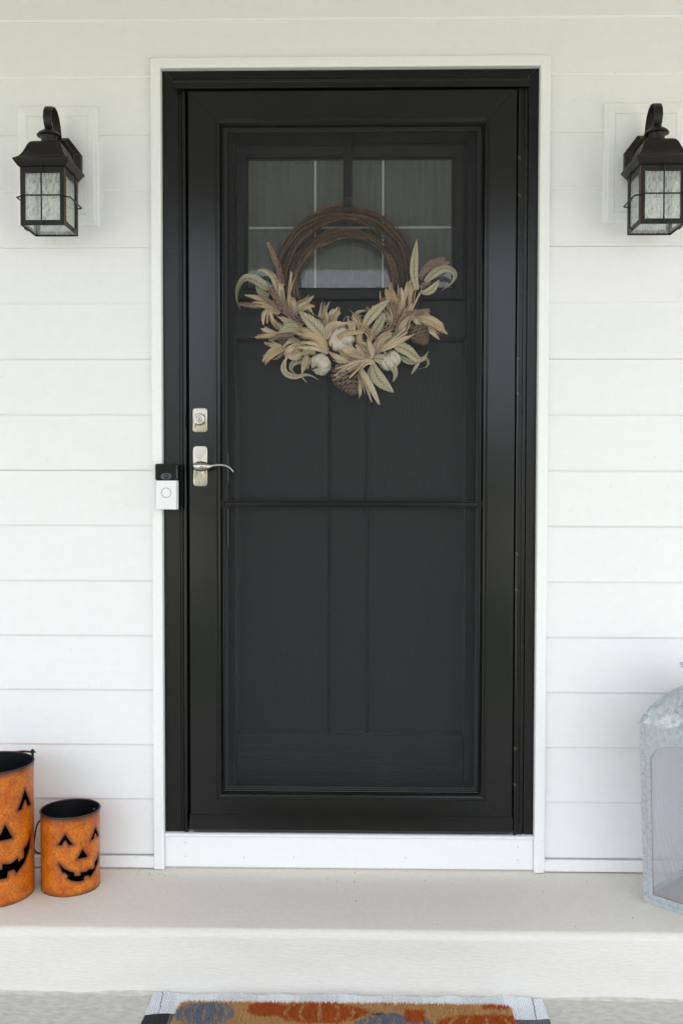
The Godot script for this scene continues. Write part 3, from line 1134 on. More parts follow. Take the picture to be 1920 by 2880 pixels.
	for sx in [-1.0, 1.0]:
		for sz in [-1.0, 1.0]:
			var c := Vector3(sx * h, 0, zc + sz * h)
			cage.box(Vector3(minf(c.x, c.x - sx * 0.0125), 0.0, minf(c.z, c.z - sz * 0.0022)), Vector3(maxf(c.x, c.x - sx * 0.0125), 0.1478, maxf(c.z, c.z - sz * 0.0022)), 0.0004)
			cage.box(Vector3(minf(c.x, c.x - sx * 0.0022), 0.0, minf(c.z - sz * 0.0024, c.z - sz * 0.0125)), Vector3(maxf(c.x, c.x - sx * 0.0022), 0.1478, maxf(c.z - sz * 0.0024, c.z - sz * 0.0125)), 0.0004)
			var edge := MB.new()
			edges.append(edge)
			bars(edge, [c + Vector3(-sx * 0.0003, 0.001, -sz * 0.0003), c + Vector3(-sx * 0.0003, 0.147, -sz * 0.0003)], 0.0008)
	for y in [[0.0, 0.0135], [0.1325, 0.1478]]:
		for s in [-1.0, 1.0]:
			var za: float = zc + s * h
			cage.box(Vector3(-h + 0.0126, y[0], minf(za, za - s * 0.002)), Vector3(h - 0.0126, y[1], maxf(za, za - s * 0.002)), 0.0004)
			var xa: float = s * h
			cage.box(Vector3(minf(xa, xa - s * 0.002), y[0], zc - h + 0.0126), Vector3(maxf(xa, xa - s * 0.002), y[1], zc + h - 0.0126), 0.0004)
	var cg := own(t, "cage", cage, M.bronze)
	for e in edges:
		own(cg, "worn_edge", e, M.bronze_edge)
	for k in 4:
		b = MB.new()
		if k < 2:
			var za: float = zc + (-1.0 if k == 0 else 1.0) * (h - 0.0045)
			b.box(Vector3(-h + 0.006, 0.004, za - 0.0012), Vector3(h - 0.006, 0.1470, za + 0.0012), 0.0003)
		else:
			var xa: float = (-1.0 if k == 2 else 1.0) * (h - 0.0045)
			b.box(Vector3(xa - 0.0012, 0.004, zc - h + 0.0075), Vector3(xa + 0.0012, 0.1470, zc + h - 0.0075), 0.0003)
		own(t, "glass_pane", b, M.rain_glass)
	# crossed guard wires standing off three faces
	b = MB.new()
	var off := 0.0095
	for s in [[Vector3(0, 0, 1), Vector3(1, 0, 0)], [Vector3(1, 0, 0), Vector3(0, 0, -1)], [Vector3(-1, 0, 0), Vector3(0, 0, 1)]]:
		var f: Vector3 = s[0]
		var a: Vector3 = s[1]
		var c := Vector3(0, 0, zc) + f * h
		var g := MB.new()
		bars(g, [c + Vector3(0, 0.152, 0) + f * 0.003, c + Vector3(0, 0.142, 0) + f * off, c + Vector3(0, 0.006, 0) + f * off, c + Vector3(0, 0.001, 0) + f * 0.001], 0.0020)
		bars(g, [c - a * 0.0575 + Vector3(0, 0.073, 0), c - a * 0.050 + Vector3(0, 0.073, 0) + f * (off + 0.0022), c + a * 0.050 + Vector3(0, 0.073, 0) + f * (off + 0.0022), c + a * 0.0575 + Vector3(0, 0.073, 0)], 0.0020)
		own(t, "guard_wire", g, M.bronze)
	# lamp holder inside
	b = MB.new()
	b.lathe([[0.0, 0.148], [0.011, 0.147], [0.011, 0.134], [0.009, 0.131], [0.0, 0.131]], Vector3(0, 0, zc), 20)
	own(t, "lamp_holder", b, M.bronze)
	var t2: Node3D = t.duplicate()
	t2.name = numbered("wall_lantern")
	add_child(t2)
	t2.position = Vector3(0.7920, 1.7300, 0.0224)
	t2.set_meta("label", "black coach lantern on the wall above the galvanized lantern")


func _bell_normal(prof: Array, i: int, e: Vector3) -> Vector3:
	var a: Array = prof[maxi(i - 1, 0)]
	var c: Array = prof[mini(i + 1, prof.size() - 1)]
	return (Vector3(0, c[0] - a[0], 0) + e * (a[1] - c[1])).normalized()


# ------------------------------------------------------------------ painted tin buckets with cut-out faces
func face_holes(k: float, lift: float) -> Array:
	var nose := [[0.0, 0.1198], [10.5, 0.0967], [-10.5, 0.0967]]
	var eye := [[0.0, 0.1653], [14.0, 0.1366], [6.5, 0.1367], [0.0, 0.1502], [-7.0, 0.1366], [-14.0, 0.1362]]
	var mouth := [[-46, 0.0893], [-36, 0.0762], [-25.5, 0.0678], [-16, 0.0623], [-16.5, 0.0535], [-4.5, 0.0515], [-4, 0.0600], [7, 0.0575], [18.5, 0.0625], [20, 0.0564], [30, 0.0601], [29.8, 0.0729], [38.5, 0.0782], [46.5, 0.0896], [42.4, 0.0684], [30.2, 0.0514], [15.7, 0.0400], [12.6, 0.0472], [3.4, 0.0471], [1.8, 0.0371], [-9.5, 0.0378], [-21.5, 0.0424], [-30.3, 0.0498], [-27.6, 0.0556], [-33.7, 0.0647], [-38, 0.0642]]
	var out: Array = []
	for s in [[nose, 0.0], [eye, -33.0], [eye, 33.0], [mouth, 0.0]]:
		var q := PackedVector2Array()
		for p in s[0]:
			q.append(Vector2(p[0] + s[1], p[1] * k + lift))
		out.append(q)
	return out


# sheet of a cylinder cut by holes; angles in degrees from the face's middle
func cut_wall(b: MB, r: float, y0: float, y1: float, holes: Array, outward: float) -> void:
	var strips := 120
	for s in strips:
		var a0 := -180.0 + 360.0 * s / strips
		var a1 := a0 + 360.0 / strips
		var polys: Array = [PackedVector2Array([Vector2(a0, y0 * 1000), Vector2(a1, y0 * 1000), Vector2(a1, y1 * 1000), Vector2(a0, y1 * 1000)])]
		for h in holes:
			var hh := PackedVector2Array()
			for p in h:
				hh.append(Vector2(p.x, p.y * 1000))
			var next: Array = []
			for q in polys:
				next.append_array(Geometry2D.clip_polygons(q, hh))
			polys = next
		for q in polys:
			var idx := Geometry2D.triangulate_polygon(q)
			for i in range(0, idx.size(), 3):
				var w: Array = []
				for k in 3:
					var p: Vector2 = q[idx[i + k]]
					var a := deg_to_rad(p.x)
					var nn := Vector3(sin(a), 0, cos(a))
					w.append([nn * r + Vector3(0, p.y / 1000.0, 0), nn * outward, Vector2(p.x / 360.0 + 0.5, 1.0 - p.y / 1000.0 / 0.36)])
				b._st(w[0][0], w[1][0], w[2][0], w[0][1], w[1][1], w[2][1], w[0][2], w[1][2], w[2][2])


func glaze(r: float, h: float, holes: Array, sd: int) -> StandardMaterial3D:
	var w := 1024
	var hh := 512
	var cell := FastNoiseLite.new()
	cell.noise_type = FastNoiseLite.TYPE_CELLULAR
	cell.cellular_return_type = FastNoiseLite.RETURN_DISTANCE2_SUB
	cell.cellular_jitter = 1.0
	cell.frequency = 0.088
	cell.domain_warp_enabled = true
	cell.domain_warp_amplitude = 5.0
	cell.domain_warp_frequency = 0.05
	cell.seed = sd
	var patch := noise(FastNoiseLite.TYPE_SIMPLEX, 0.02, 4, sd + 3)
	var wear := noise(FastNoiseLite.TYPE_SIMPLEX, 0.22, 3, sd + 5)
	var im := Image.create(w, hh, false, Image.FORMAT_RGB8)
	var segs: Array = []
	for q in holes:
		for i in q.size():
			segs.append([Vector2(deg_to_rad(q[i].x) * r, q[i].y), Vector2(deg_to_rad(q[(i + 1) % q.size()].x) * r, q[(i + 1) % q.size()].y)])
	for y in hh:
		var yy := (1.0 - (y + 0.5) / hh) * 0.36
		if yy > h + 0.01:
			continue
		for x in w:
			var a := ((x + 0.5) / w - 0.5) * TAU
			var sx := a * r * 1000.0
			var sy := yy * 1000.0
			var d := cell.get_noise_2d(sx, sy) + 1.0
			var p := patch.get_noise_2d(sx, sy) * 0.5 + 0.5
			var c := Color(0.43, 0.075, 0.004).lerp(Color(0.66, 0.19, 0.008), clampf(p * 1.1, 0, 1))
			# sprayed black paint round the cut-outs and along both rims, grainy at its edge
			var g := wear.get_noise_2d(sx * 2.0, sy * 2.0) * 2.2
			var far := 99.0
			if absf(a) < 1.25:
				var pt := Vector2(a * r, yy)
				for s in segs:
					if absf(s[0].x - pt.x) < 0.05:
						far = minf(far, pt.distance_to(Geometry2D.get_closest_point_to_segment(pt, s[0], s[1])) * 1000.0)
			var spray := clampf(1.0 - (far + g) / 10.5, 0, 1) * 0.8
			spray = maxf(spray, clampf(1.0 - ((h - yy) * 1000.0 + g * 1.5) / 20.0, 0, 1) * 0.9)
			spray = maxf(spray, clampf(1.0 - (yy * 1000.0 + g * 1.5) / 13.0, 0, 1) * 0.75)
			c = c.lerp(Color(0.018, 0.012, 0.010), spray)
			var crack := 0.15 + 0.06 * g
			if d < crack:
				c = c.lerp(Color(0.085, 0.03, 0.006), clampf((crack - d) / 0.06, 0, 1) * 0.85)
			im.set_pixel(x, y, c.linear_to_srgb())
	var m := mat(Color.WHITE, 0.36)
	m.albedo_texture = tex(im)
	m.metallic_specular = 0.5
	return m


func bucket(called: String, label: String, at: Vector3, r: float, h: float, turn: float, k: float, lift: float, sd: int) -> Node3D:
	var t := thing(called, label, "bucket", at, "painted tin buckets")
	t.rotation_degrees.y = turn
	var holes := face_holes(k, lift)
	var b := MB.new()
	cut_wall(b, r, 0.0, h, holes, 1.0)
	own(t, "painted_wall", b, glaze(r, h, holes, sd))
	var inside := mat(lin(0.006, 0.006, 0.008), 0.35)
	b = MB.new()
	cut_wall(b, r - 0.0012, 0.001, h, holes, -1.0)
	b.lathe([[0.0, 0.004], [r - 0.0013, 0.004]], Vector3.ZERO, 60)
	own(t, "inner_wall", b, inside)
	b = MB.new()
	var pr: Array = []
	for i in 13:
		var a := TAU * i / 12.0
		pr.append([r + 0.0006 + cos(a) * 0.0022, h + sin(a) * 0.0022])
	b.lathe(pr, Vector3.ZERO, 96)
	own(t, "rolled_rim", b, mat(lin(0.05, 0.035, 0.028), 0.4, 0.4))
	return t


func twisted(b: MB, pts: PackedVector3Array, r: float) -> void:
	# two wires wound round each other
	var cv := Curve3D.new()
	cv.bake_interval = 0.0025
	for i in pts.size():
		var tg := (pts[mini(i + 1, pts.size() - 1)] - pts[maxi(i - 1, 0)]) / 6.0
		cv.add_point(pts[i], -tg, tg)
	var bk := cv.get_baked_points()
	for w in 2:
		var q := PackedVector3Array()
		for i in bk.size():
			var tg := (bk[mini(i + 1, bk.size() - 1)] - bk[maxi(i - 1, 0)]).normalized()
			var x := tg.cross(Vector3(0.3, 0.2, 0.93)).normalized()
			var y := tg.cross(x)
			var a := i * 0.9 + w * PI
			q.append(bk[i] + (x * cos(a) + y * sin(a)) * r)
		b.tube(q, [r], 6)


func build_buckets() -> void:
	var wire := mat(lin(0.012, 0.011, 0.010), 0.4, 0.4)
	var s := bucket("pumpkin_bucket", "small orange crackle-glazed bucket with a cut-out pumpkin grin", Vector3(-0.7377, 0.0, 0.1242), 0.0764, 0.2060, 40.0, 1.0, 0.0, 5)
	# its twisted handle hangs at the side, drawn in the bucket's own axes
	var inv := s.transform.affine_inverse()
	var b := MB.new()
	var pts := PackedVector3Array()
	for p in [Vector3(-0.8095, 0.183, 0.150), Vector3(-0.818, 0.172, 0.150), Vector3(-0.826, 0.140, 0.146), Vector3(-0.8315, 0.105, 0.138), Vector3(-0.829, 0.085, 0.120), Vector3(-0.822, 0.073, 0.095), Vector3(-0.805, 0.064, 0.062), Vector3(-0.775, 0.070, 0.038), Vector3(-0.740, 0.100, 0.034), Vector3(-0.705, 0.150, 0.042), Vector3(-0.690, 0.180, 0.058)]:
		pts.append(inv * p)
	twisted(b, pts, 0.0013)
	own(s, "handle", b, wire)
	for p in [Vector3(-0.806, 0.184, 0.150), Vector3(-0.6895, 0.1855, 0.0655)]:
		b = MB.new()
		b.lathe([[0.0, 0.003], [0.003, 0.0025], [0.0042, 0.0], [0.003, -0.0025], [0.0, -0.003]], inv * p, 14)
		own(s, "rivet", b, M.brass)
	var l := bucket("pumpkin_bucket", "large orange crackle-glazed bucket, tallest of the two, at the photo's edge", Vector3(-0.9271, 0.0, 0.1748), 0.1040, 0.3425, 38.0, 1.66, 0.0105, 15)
	inv = l.transform.affine_inverse()
	for e in [[-0.832, 0.140], [-1.022, 0.2096]]:
		b = MB.new()
		b.tube(PackedVector3Array([inv * Vector3(e[0], 0.325, e[1]), inv * Vector3(e[0], 0.365, e[1])]), [0.0036], 8)
		b.tube(PackedVector3Array([inv * Vector3(e[0] - 0.007, 0.361, e[1]), inv * Vector3(e[0] + 0.008, 0.3625, e[1])]), [0.0022], 8)
		b.lathe([[0.0, 0.005], [0.004, 0.003], [0.005, 0.0], [0.004, -0.003], [0.0, -0.005]], inv * Vector3(e[0], 0.3655, e[1]), 12)
		own(l, "handle_ear", b, wire)
	b = MB.new()
	pts = PackedVector3Array()
	for p in [Vector3(-0.832, 0.362, 0.140), Vector3(-0.850, 0.357, 0.118), Vector3(-0.880, 0.348, 0.085), Vector3(-0.930, 0.335, 0.050), Vector3(-0.985, 0.340, 0.085), Vector3(-1.022, 0.362, 0.2096)]:
		pts.append(inv * p)
	twisted(b, pts, 0.0015)
	own(l, "handle", b, wire)


# ------------------------------------------------------------------ galvanized floor lantern, turned so that a corner points sideways
func build_galvanized_lantern() -> void:
	var t := thing("galvanized_lantern", "galvanized steel floor lantern with wire mesh sides on the step", "lantern", Vector3(0.943, 0.0, 0.194))
	t.rotation_degrees.y = -45.0
	# own axes: square plan, half side 0.1273 at the foot and 0.1385 at the top
	var hb := 0.1273
	var ht := 0.1388
	var hgt := 0.4630
	var w := func(y: float) -> float: return hb + (ht - hb) * y / hgt
	for side in 4:
		var ang := side * PI / 2.0
		var b := MB.new()
		# sheet with an arched opening
		var outer := PackedVector2Array([Vector2(-w.call(0.0), 0.0), Vector2(w.call(0.0), 0.0), Vector2(ht, hgt), Vector2(-ht, hgt)])
		var hole := PackedVector2Array([Vector2(-w.call(0.027) + 0.024, 0.027), Vector2(w.call(0.027) - 0.024, 0.027), Vector2(w.call(0.378) - 0.026, 0.378)])
		for k in range(1, 16):
			var u := 1.0 - 2.0 * k / 16.0
			hole.append(Vector2(u * (w.call(0.378) - 0.026), 0.378 + 0.047 * sqrt(maxf(0.0, 1.0 - u * u * 0.98))))
		hole.append(Vector2(-w.call(0.378) + 0.026, 0.378))
		# lower half and upper half are cut apart so that neither piece has a closed hole
		var sl := []
		for half in [PackedVector2Array([Vector2(-0.2, -0.1), Vector2(0.0, -0.1), Vector2(0.0, 0.6), Vector2(-0.2, 0.6)]), PackedVector2Array([Vector2(0.0, -0.1), Vector2(0.2, -0.1), Vector2(0.2, 0.6), Vector2(0.0, 0.6)])]:
			for q in Geometry2D.intersect_polygons(_k(outer), _k(half)):
				sl.append_array(Geometry2D.clip_polygons(q, _k(hole)))
		for q in sl:
			var idx := Geometry2D.triangulate_polygon(q)
			for i in range(0, idx.size(), 3):
				for dz in [0.0, -0.0016]:
					var v: Array = []
					for k in 3:
						var p: Vector2 = q[idx[i + k]] / 1000.0
						v.append(Vector3(p.x, p.y, w.call(p.y) + dz).rotated(Vector3.UP, ang))
					b.tri(v[0], v[1], v[2], Vector3(0, 0, 1.0 if dz == 0.0 else -1.0).rotated(Vector3.UP, ang))
		var sh := own(t, "side_panel", b, M.sheet)
		b = MB.new()
		var mq := [Vector3(-0.119, 0.02, w.call(0.02) - 0.003), Vector3(0.119, 0.02, w.call(0.02) - 0.003), Vector3(0.119, 0.445, w.call(0.445) - 0.003), Vector3(-0.119, 0.445, w.call(0.445) - 0.003)]
		b.quad(mq[0].rotated(Vector3.UP, ang), mq[1].rotated(Vector3.UP, ang), mq[2].rotated(Vector3.UP, ang), mq[3].rotated(Vector3.UP, ang), Vector3(0, 0, 1).rotated(Vector3.UP, ang))
		own(sh, "wire_mesh", b, M.wire_cloth)
		# flat straps riveted along each edge
		for sx in [-1.0, 1.0]:
			b = MB.new()
			var q0 := [[w.call(0.0) + 0.0015, 0.0], [w.call(0.0) - 0.0115, 0.0]]
			var q1 := [[ht + 0.0015, hgt], [ht - 0.0115, hgt]]
			var a0 := Vector3(sx * q0[0][0], 0.0, w.call(0.0) + 0.0016)
			var a1 := Vector3(sx * q0[1][0], 0.0, w.call(0.0) + 0.0016)
			var a2 := Vector3(sx * q1[1][0], hgt, ht + 0.0016)
			var a3 := Vector3(sx * q1[0][0], hgt, ht + 0.0016)
			b.quad(a0.rotated(Vector3.UP, ang), a1.rotated(Vector3.UP, ang), a2.rotated(Vector3.UP, ang), a3.rotated(Vector3.UP, ang), Vector3(0, 0, 1).rotated(Vector3.UP, ang))
			var dz := Vector3(0, 0, -0.0016)
			b.quad(a1.rotated(Vector3.UP, ang), a2.rotated(Vector3.UP, ang), (a2 + dz).rotated(Vector3.UP, ang), (a1 + dz).rotated(Vector3.UP, ang), Vector3(-sx, 0, 0).rotated(Vector3.UP, ang))
			own(t, "corner_strap", b, M.sheet)
			for k in 9:
				var f := (k + 0.5) / 9.0
				var p: Vector3 = (a0 + a1) * 0.5 * (1.0 - f) + (a2 + a3) * 0.5 * f
				_rivet(t, p.rotated(Vector3.UP, ang), ang)
		b = MB.new()
		for q in [[0.0, 0.013, 0.0030], [hgt - 0.004, hgt + 0.003, 0.0040]]:
			var lo: float = w.call(q[0]) + q[2]
			b = MB.new()
			b.quad(Vector3(-lo, q[0], lo).rotated(Vector3.UP, ang), Vector3(lo, q[0], lo).rotated(Vector3.UP, ang), Vector3(lo, q[1], lo).rotated(Vector3.UP, ang), Vector3(-lo, q[1], lo).rotated(Vector3.UP, ang), Vector3(0, 0, 1).rotated(Vector3.UP, ang))
			b.quad(Vector3(-lo, q[1], lo).rotated(Vector3.UP, ang), Vector3(lo, q[1], lo).rotated(Vector3.UP, ang), Vector3(lo - 0.005, q[1], lo - 0.005).rotated(Vector3.UP, ang), Vector3(-lo + 0.005, q[1], lo - 0.005).rotated(Vector3.UP, ang), Vector3.UP)
			b.quad(Vector3(-lo, q[0], lo).rotated(Vector3.UP, ang), Vector3(lo, q[0], lo).rotated(Vector3.UP, ang), Vector3(lo - 0.005, q[0], lo - 0.005).rotated(Vector3.UP, ang), Vector3(-lo + 0.005, q[0], lo - 0.005).rotated(Vector3.UP, ang), Vector3.DOWN)
			own(t, "edge_band", b, M.sheet)
	# curved four-sided roof
	var b := MB.new()
	var hip := []
	for side in 4:
		var ang := side * PI / 2.0
		var G: Array = []
		for i in 15:
			var u := 1.0 - i / 14.0
			var y := hgt + sqrt(0.195 * 0.195 - pow(0.177 * u, 2)) - 0.195 * cos(deg_to_rad(65.0))
			var row := PackedVector3Array()
			for k in 9:
				row.append(Vector3((-1.0 + 2.0 * k / 8.0) * (ht + 0.0035) * u, y + 0.001, (ht + 0.0035) * u).rotated(Vector3.UP, ang))
			G.append(row)
			if i < 13 and i % 2 == 0:
				hip.append(row[0] * Vector3(0.985, 1.0, 0.985) - Vector3(0, 0.0008, 0))
		b.grid(G, false)
	var rf := own(t, "roof", b, M.galv)
	for p in hip:
		b = MB.new()
		b.lathe([[0.0, 0.0016], [0.0014, 0.0010], [0.0018, -0.002]], p, 8)
		own(rf, "rivet", b, M.galv_dark)
	b = MB.new()
	b.box(Vector3(-0.060, hgt + 0.085, -0.060), Vector3(0.060, 0.607, 0.060), 0.001)
	own(t, "chimney", b, M.galv)
	b = MB.new()
	b.box(Vector3(-0.070, 0.607, -0.070), Vector3(0.070, 0.6195, 0.070), 0.002)
	own(t, "chimney_cap", b, M.galv)
	b = MB.new()
	b.box(Vector3(-hb + 0.004, 0.002, -hb + 0.004), Vector3(hb - 0.004, 0.012, hb - 0.004), 0.001)
	own(t, "floor_plate", b, M.rusty)


func _k(p: PackedVector2Array) -> PackedVector2Array:
	var q := PackedVector2Array()
	for v in p:
		q.append(v * 1000.0)
	return q


func _rivet(t: Node3D, p: Vector3, ang: float) -> void:
	if not M.has("rivet_mesh"):
		var b := MB.new()
		b.lathe([[0.0, 0.0010], [0.0012, 0.0007], [0.0016, 0.0]], Vector3.ZERO, 8)
		M.rivet_mesh = b.mesh()
	var o := MeshInstance3D.new()
	o.mesh = M.rivet_mesh
	o.material_override = M.galv_dark
	o.name = "rivet"
	t.add_child(o, true)
	o.transform = Transform3D(Basis(Vector3.UP, ang) * Basis(Vector3.RIGHT, PI / 2), p)


# ------------------------------------------------------------------ woven rug and coir mat on the lower floor
func build_mats() -> void:
	var fy := -0.153
	# checked rug: ribs across, pale and white squares in one row, black in the next
	var w := 1024
	var h := 768
	var im := Image.create(w, h, false, Image.FORMAT_RGB8)
	var nz := noise(FastNoiseLite.TYPE_SIMPLEX, 0.08, 3, 81)
	for y in h:
		for x in w:
			var mx := x / float(w) * 0.925
			var mz := y / float(h) * 0.62
			var col := int(floor((mx + 0.041) / 0.097))
			var row := int(floor(mz / 0.0965))
			var rib := absf(fposmod(mx, 0.0052) / 0.0052 - 0.5) * 2.0
			var knot := absf(fposmod(mz + (0.002 if int(mx / 0.0052) % 2 == 0 else 0.0), 0.004) / 0.004 - 0.5) * 2.0
			var c: Color
			if row % 2 == 0:
				c = Color(0.74, 0.77, 0.82) if col % 2 == 1 else (Color(0.72, 0.75, 0.80) if knot > 0.35 or rib > 0.5 else Color(0.36, 0.38, 0.43))
			else:
				c = Color(0.014, 0.014, 0.018) if col % 2 == 0 else (Color(0.02, 0.02, 0.024) if knot > 0.4 else Color(0.3, 0.3, 0.32))
			c = c * (0.94 + 0.1 * nz.get_noise_2d(x, y))
			im.set_pixel(x, y, c.linear_to_srgb())
	var hm := Image.create(1024, 512, false, Image.FORMAT_L8)
	for y in 512:
		for x in 1024:
			var mx := x / 1024.0 * 0.925
			var mz := y / 512.0 * 0.62
			var rib := cos(mx / 0.0052 * TAU) * 0.35 + cos(mz / 0.0042 * TAU + (PI if int(mx / 0.0052) % 2 == 0 else 0.0)) * 0.12
			hm.set_pixel(x, y, Color.from_hsv(0, 0, clampf(0.5 + rib, 0, 1)))
	var rm := mat(Color.WHITE, 0.9)
	rm.albedo_texture = tex(im)
	bumpy(rm, tex(hm), 0.14)
	var rug := thing("woven_rug", "black and white checked woven rug under the coir doormat", "rug", Vector3(0, fy, 0.69))
	var P: Array = []
	var wob := noise(FastNoiseLite.TYPE_SIMPLEX, 3.0, 2, 83)
	var nx := 140
	for i in 41:
		var row := PackedVector3Array()
		for j in nx + 1:
			var x := -0.4585 + 0.925 * j / nx
			var z := 0.3835 + 0.62 * i / 40.0
			var lift := 0.0045 + maxf(0.0, wob.get_noise_2d(x * 2.2, z * 2.0)) * 0.006
			if i == 0:
				z += 0.0035 + wob.get_noise_2d(x * 3.0, 9.0) * 0.006 + wob.get_noise_2d(x * 40.0, 5.0) * 0.001
			var ex := wob.get_noise_2d(z * 6.0, 2.0) * 0.004
			if j == 0 or j == nx:
				x += ex
			row.append(Vector3(x, fy + lift, z))
		P.append(row)
	var b := MB.new()
	b.grid(P, false)
	var top := part(rug, "weave", b, rm)
	b = MB.new()
	for j in nx:
		var a: Vector3 = P[0][j]
		var c: Vector3 = P[0][j + 1]
		b.quad(a, c, Vector3(c.x, fy, c.z), Vector3(a.x, fy, a.z), Vector3.FORWARD)
	for i in 40:
		for j in [0, nx]:
			var a: Vector3 = P[i][j]
			var c: Vector3 = P[i + 1][j]
			b.quad(a, c, Vector3(c.x, fy, c.z), Vector3(a.x, fy, a.z), Vector3.LEFT if j == 0 else Vector3.RIGHT)
	part(rug, "bound_edge", b, mat(lin(0.62, 0.64, 0.68), 0.9))
	# dark stitching near both ends
	b = MB.new()
	for x in [-0.436, 0.443]:
		var q := PackedVector3Array()
		for i in 41:
			var zz := 0.388 + 0.092 * i / 40.0
			q.append(Vector3(x + 0.004 * (zz - 0.388) * -20.0 * signf(x) + wob.get_noise_2d(zz * 20.0, x) * 0.002, fy + 0.0052 + maxf(0.0, wob.get_noise_2d(x * 2.2, zz * 2.0)) * 0.006, zz))
		b.tube(q, [0.0006], 5)
	part(top, "stitching", b, mat(lin(0.05, 0.05, 0.055), 0.9))
	# coir mat: backing and a pile of dyed fibres
	var mat_n := thing("coir_doormat", "tan coir doormat printed with grey and orange pumpkins", "doormat", Vector3(0, fy + 0.008, 0.68))
	b = MB.new()
	b.box(Vector3(-0.384, fy + 0.0115, 0.450), Vector3(0.380, fy + 0.018, 0.905), 0.003)
	part(mat_n, "backing", b, mat(lin(0.20, 0.11, 0.045), 0.95))
	var fm := mat(Color.WHITE, 0.8)
	fm.vertex_color_use_as_albedo = true
	fm.cull_mode = BaseMaterial3D.CULL_DISABLED
	var bl := MB.new()
	bl.tri(Vector3(-0.0009, 0, 0), Vector3(0.0009, 0, 0), Vector3(0.0002, 0.011, 0.0012), Vector3.BACK)
	bl.tri(Vector3(0, 0, -0.0009), Vector3(0, 0, 0.0009), Vector3(0.0002, 0.011, 0.0012), Vector3.RIGHT)
	var bm := bl.mesh()
	bm.surface_set_material(0, fm)
	var mm := MultiMesh.new()
	mm.transform_format = MultiMesh.TRANSFORM_3D
	mm.use_colors = true
	mm.mesh = bm
	# dense where the photograph shows the mat, sparser towards its far half
	var count := 70000
	mm.instance_count = count
	var tone := noise(FastNoiseLite.TYPE_SIMPLEX, 30.0, 2, 87)
	for i in count:
		var z: float
		if i < 46000:
			z = rng.randf_range(0.449, 0.60)
		else:
			z = rng.randf_range(0.60, 0.906)
		var x := rng.randf_range(-0.385, 0.381)
		var cr := 0.022
		var ex := maxf(0.0, absf(x + 0.002) - (0.383 - cr))
		var ez := maxf(0.0, maxf((0.449 + cr) - z, z - (0.906 - cr)))
		if ex * ex + ez * ez > cr * cr:
			z = 0.55
		var bs := Basis.from_euler(Vector3(rng.randfn() * 0.32, rng.randf() * TAU, rng.randfn() * 0.32)).scaled(Vector3.ONE * rng.randf_range(0.75, 1.15))
		mm.set_instance_transform(i, Transform3D(bs, Vector3(x, fy + 0.016, z) - mat_n.position))
		mm.set_instance_color(i, coir_colour(x, z, tone) * rng.randf_range(0.72, 1.25))
	var mi := MultiMeshInstance3D.new()
	mi.multimesh = mm
	mi.name = "coir_pile"
	mi.set_meta("kind", "stuff")
	mat_n.add_child(mi)


func coir_colour(x: float, z: float, tone: FastNoiseLite) -> Color:
	var tan_c := Color(0.66, 0.40, 0.165)
	var grey := Color(0.25, 0.28, 0.33)
	var orange := Color(0.56, 0.135, 0.022)
	var c := tan_c
	# pumpkins: middle x, z, half width, half depth, dye
	for p in [[-0.318, 0.503, 0.068, 0.048, 0], [-0.181, 0.481, 0.041, 0.032, 1], [-0.018 - 0.04, 0.494, 0.106, 0.045, 1], [0.110, 0.545, 0.088, 0.050, 0], [0.225, 0.565, 0.10, 0.045, 2], [0.318, 0.535, 0.115, 0.040, 1], [-0.30, 0.64, 0.09, 0.06, 1], [-0.08, 0.66, 0.10, 0.06, 0], [0.16, 0.68, 0.10, 0.06, 1], [0.30, 0.72, 0.08, 0.06, 0], [-0.26, 0.79, 0.10, 0.05, 0], [0.0, 0.81, 0.11, 0.05, 1], [0.24, 0.84, 0.09, 0.04, 0]]:
		var u: float = (x - p[0]) / p[2]
		var v: float = (z - p[1]) / p[3]
		var d := sqrt(u * u + v * v) + tone.get_noise_2d(x, z) * 0.08
		if d < 1.0 and p[4] < 2:
			c = grey if p[4] == 0 else orange
			# undyed ribs
			for r in [0.0, 0.42, 0.72]:
				if absf(absf(u) - r * sqrt(maxf(0.0, 1.0 - v * v * 0.8))) < 0.026 + 0.03 * tone.get_noise_2d(x * 1.7, z * 1.7) and absf(v) < 0.78 and p[2] > 0.05:
					c = tan_c
	if x > 0.315 and z < 0.470:
		c = orange
	if z < 0.4545 and x > 0.02 and x < 0.22 and tone.get_noise_2d(x * 0.6, 4.0) > 0.0:
		c = orange
	if absf(x - 0.158) < 0.022 and z > 0.478 and z < 0.53:
		c = orange
	if Vector2((x - 0.072) / 0.018, (z - 0.497) / 0.004).rotated(0.35).length() < 1.0:
		c = Color(0.03, 0.03, 0.02)
	return c


# ------------------------------------------------------------------ autumn wreath. Drawn on a board of 1568 x 1476 units, one unit 0.43 mm
const DOOR_Z := -0.105


func at(u: float, v: float, mm: float) -> Vector3:
	return Vector3(-0.33971 + u * 0.00043102, 1.88559 - v * 0.00042748, DOOR_Z + mm * 0.001)


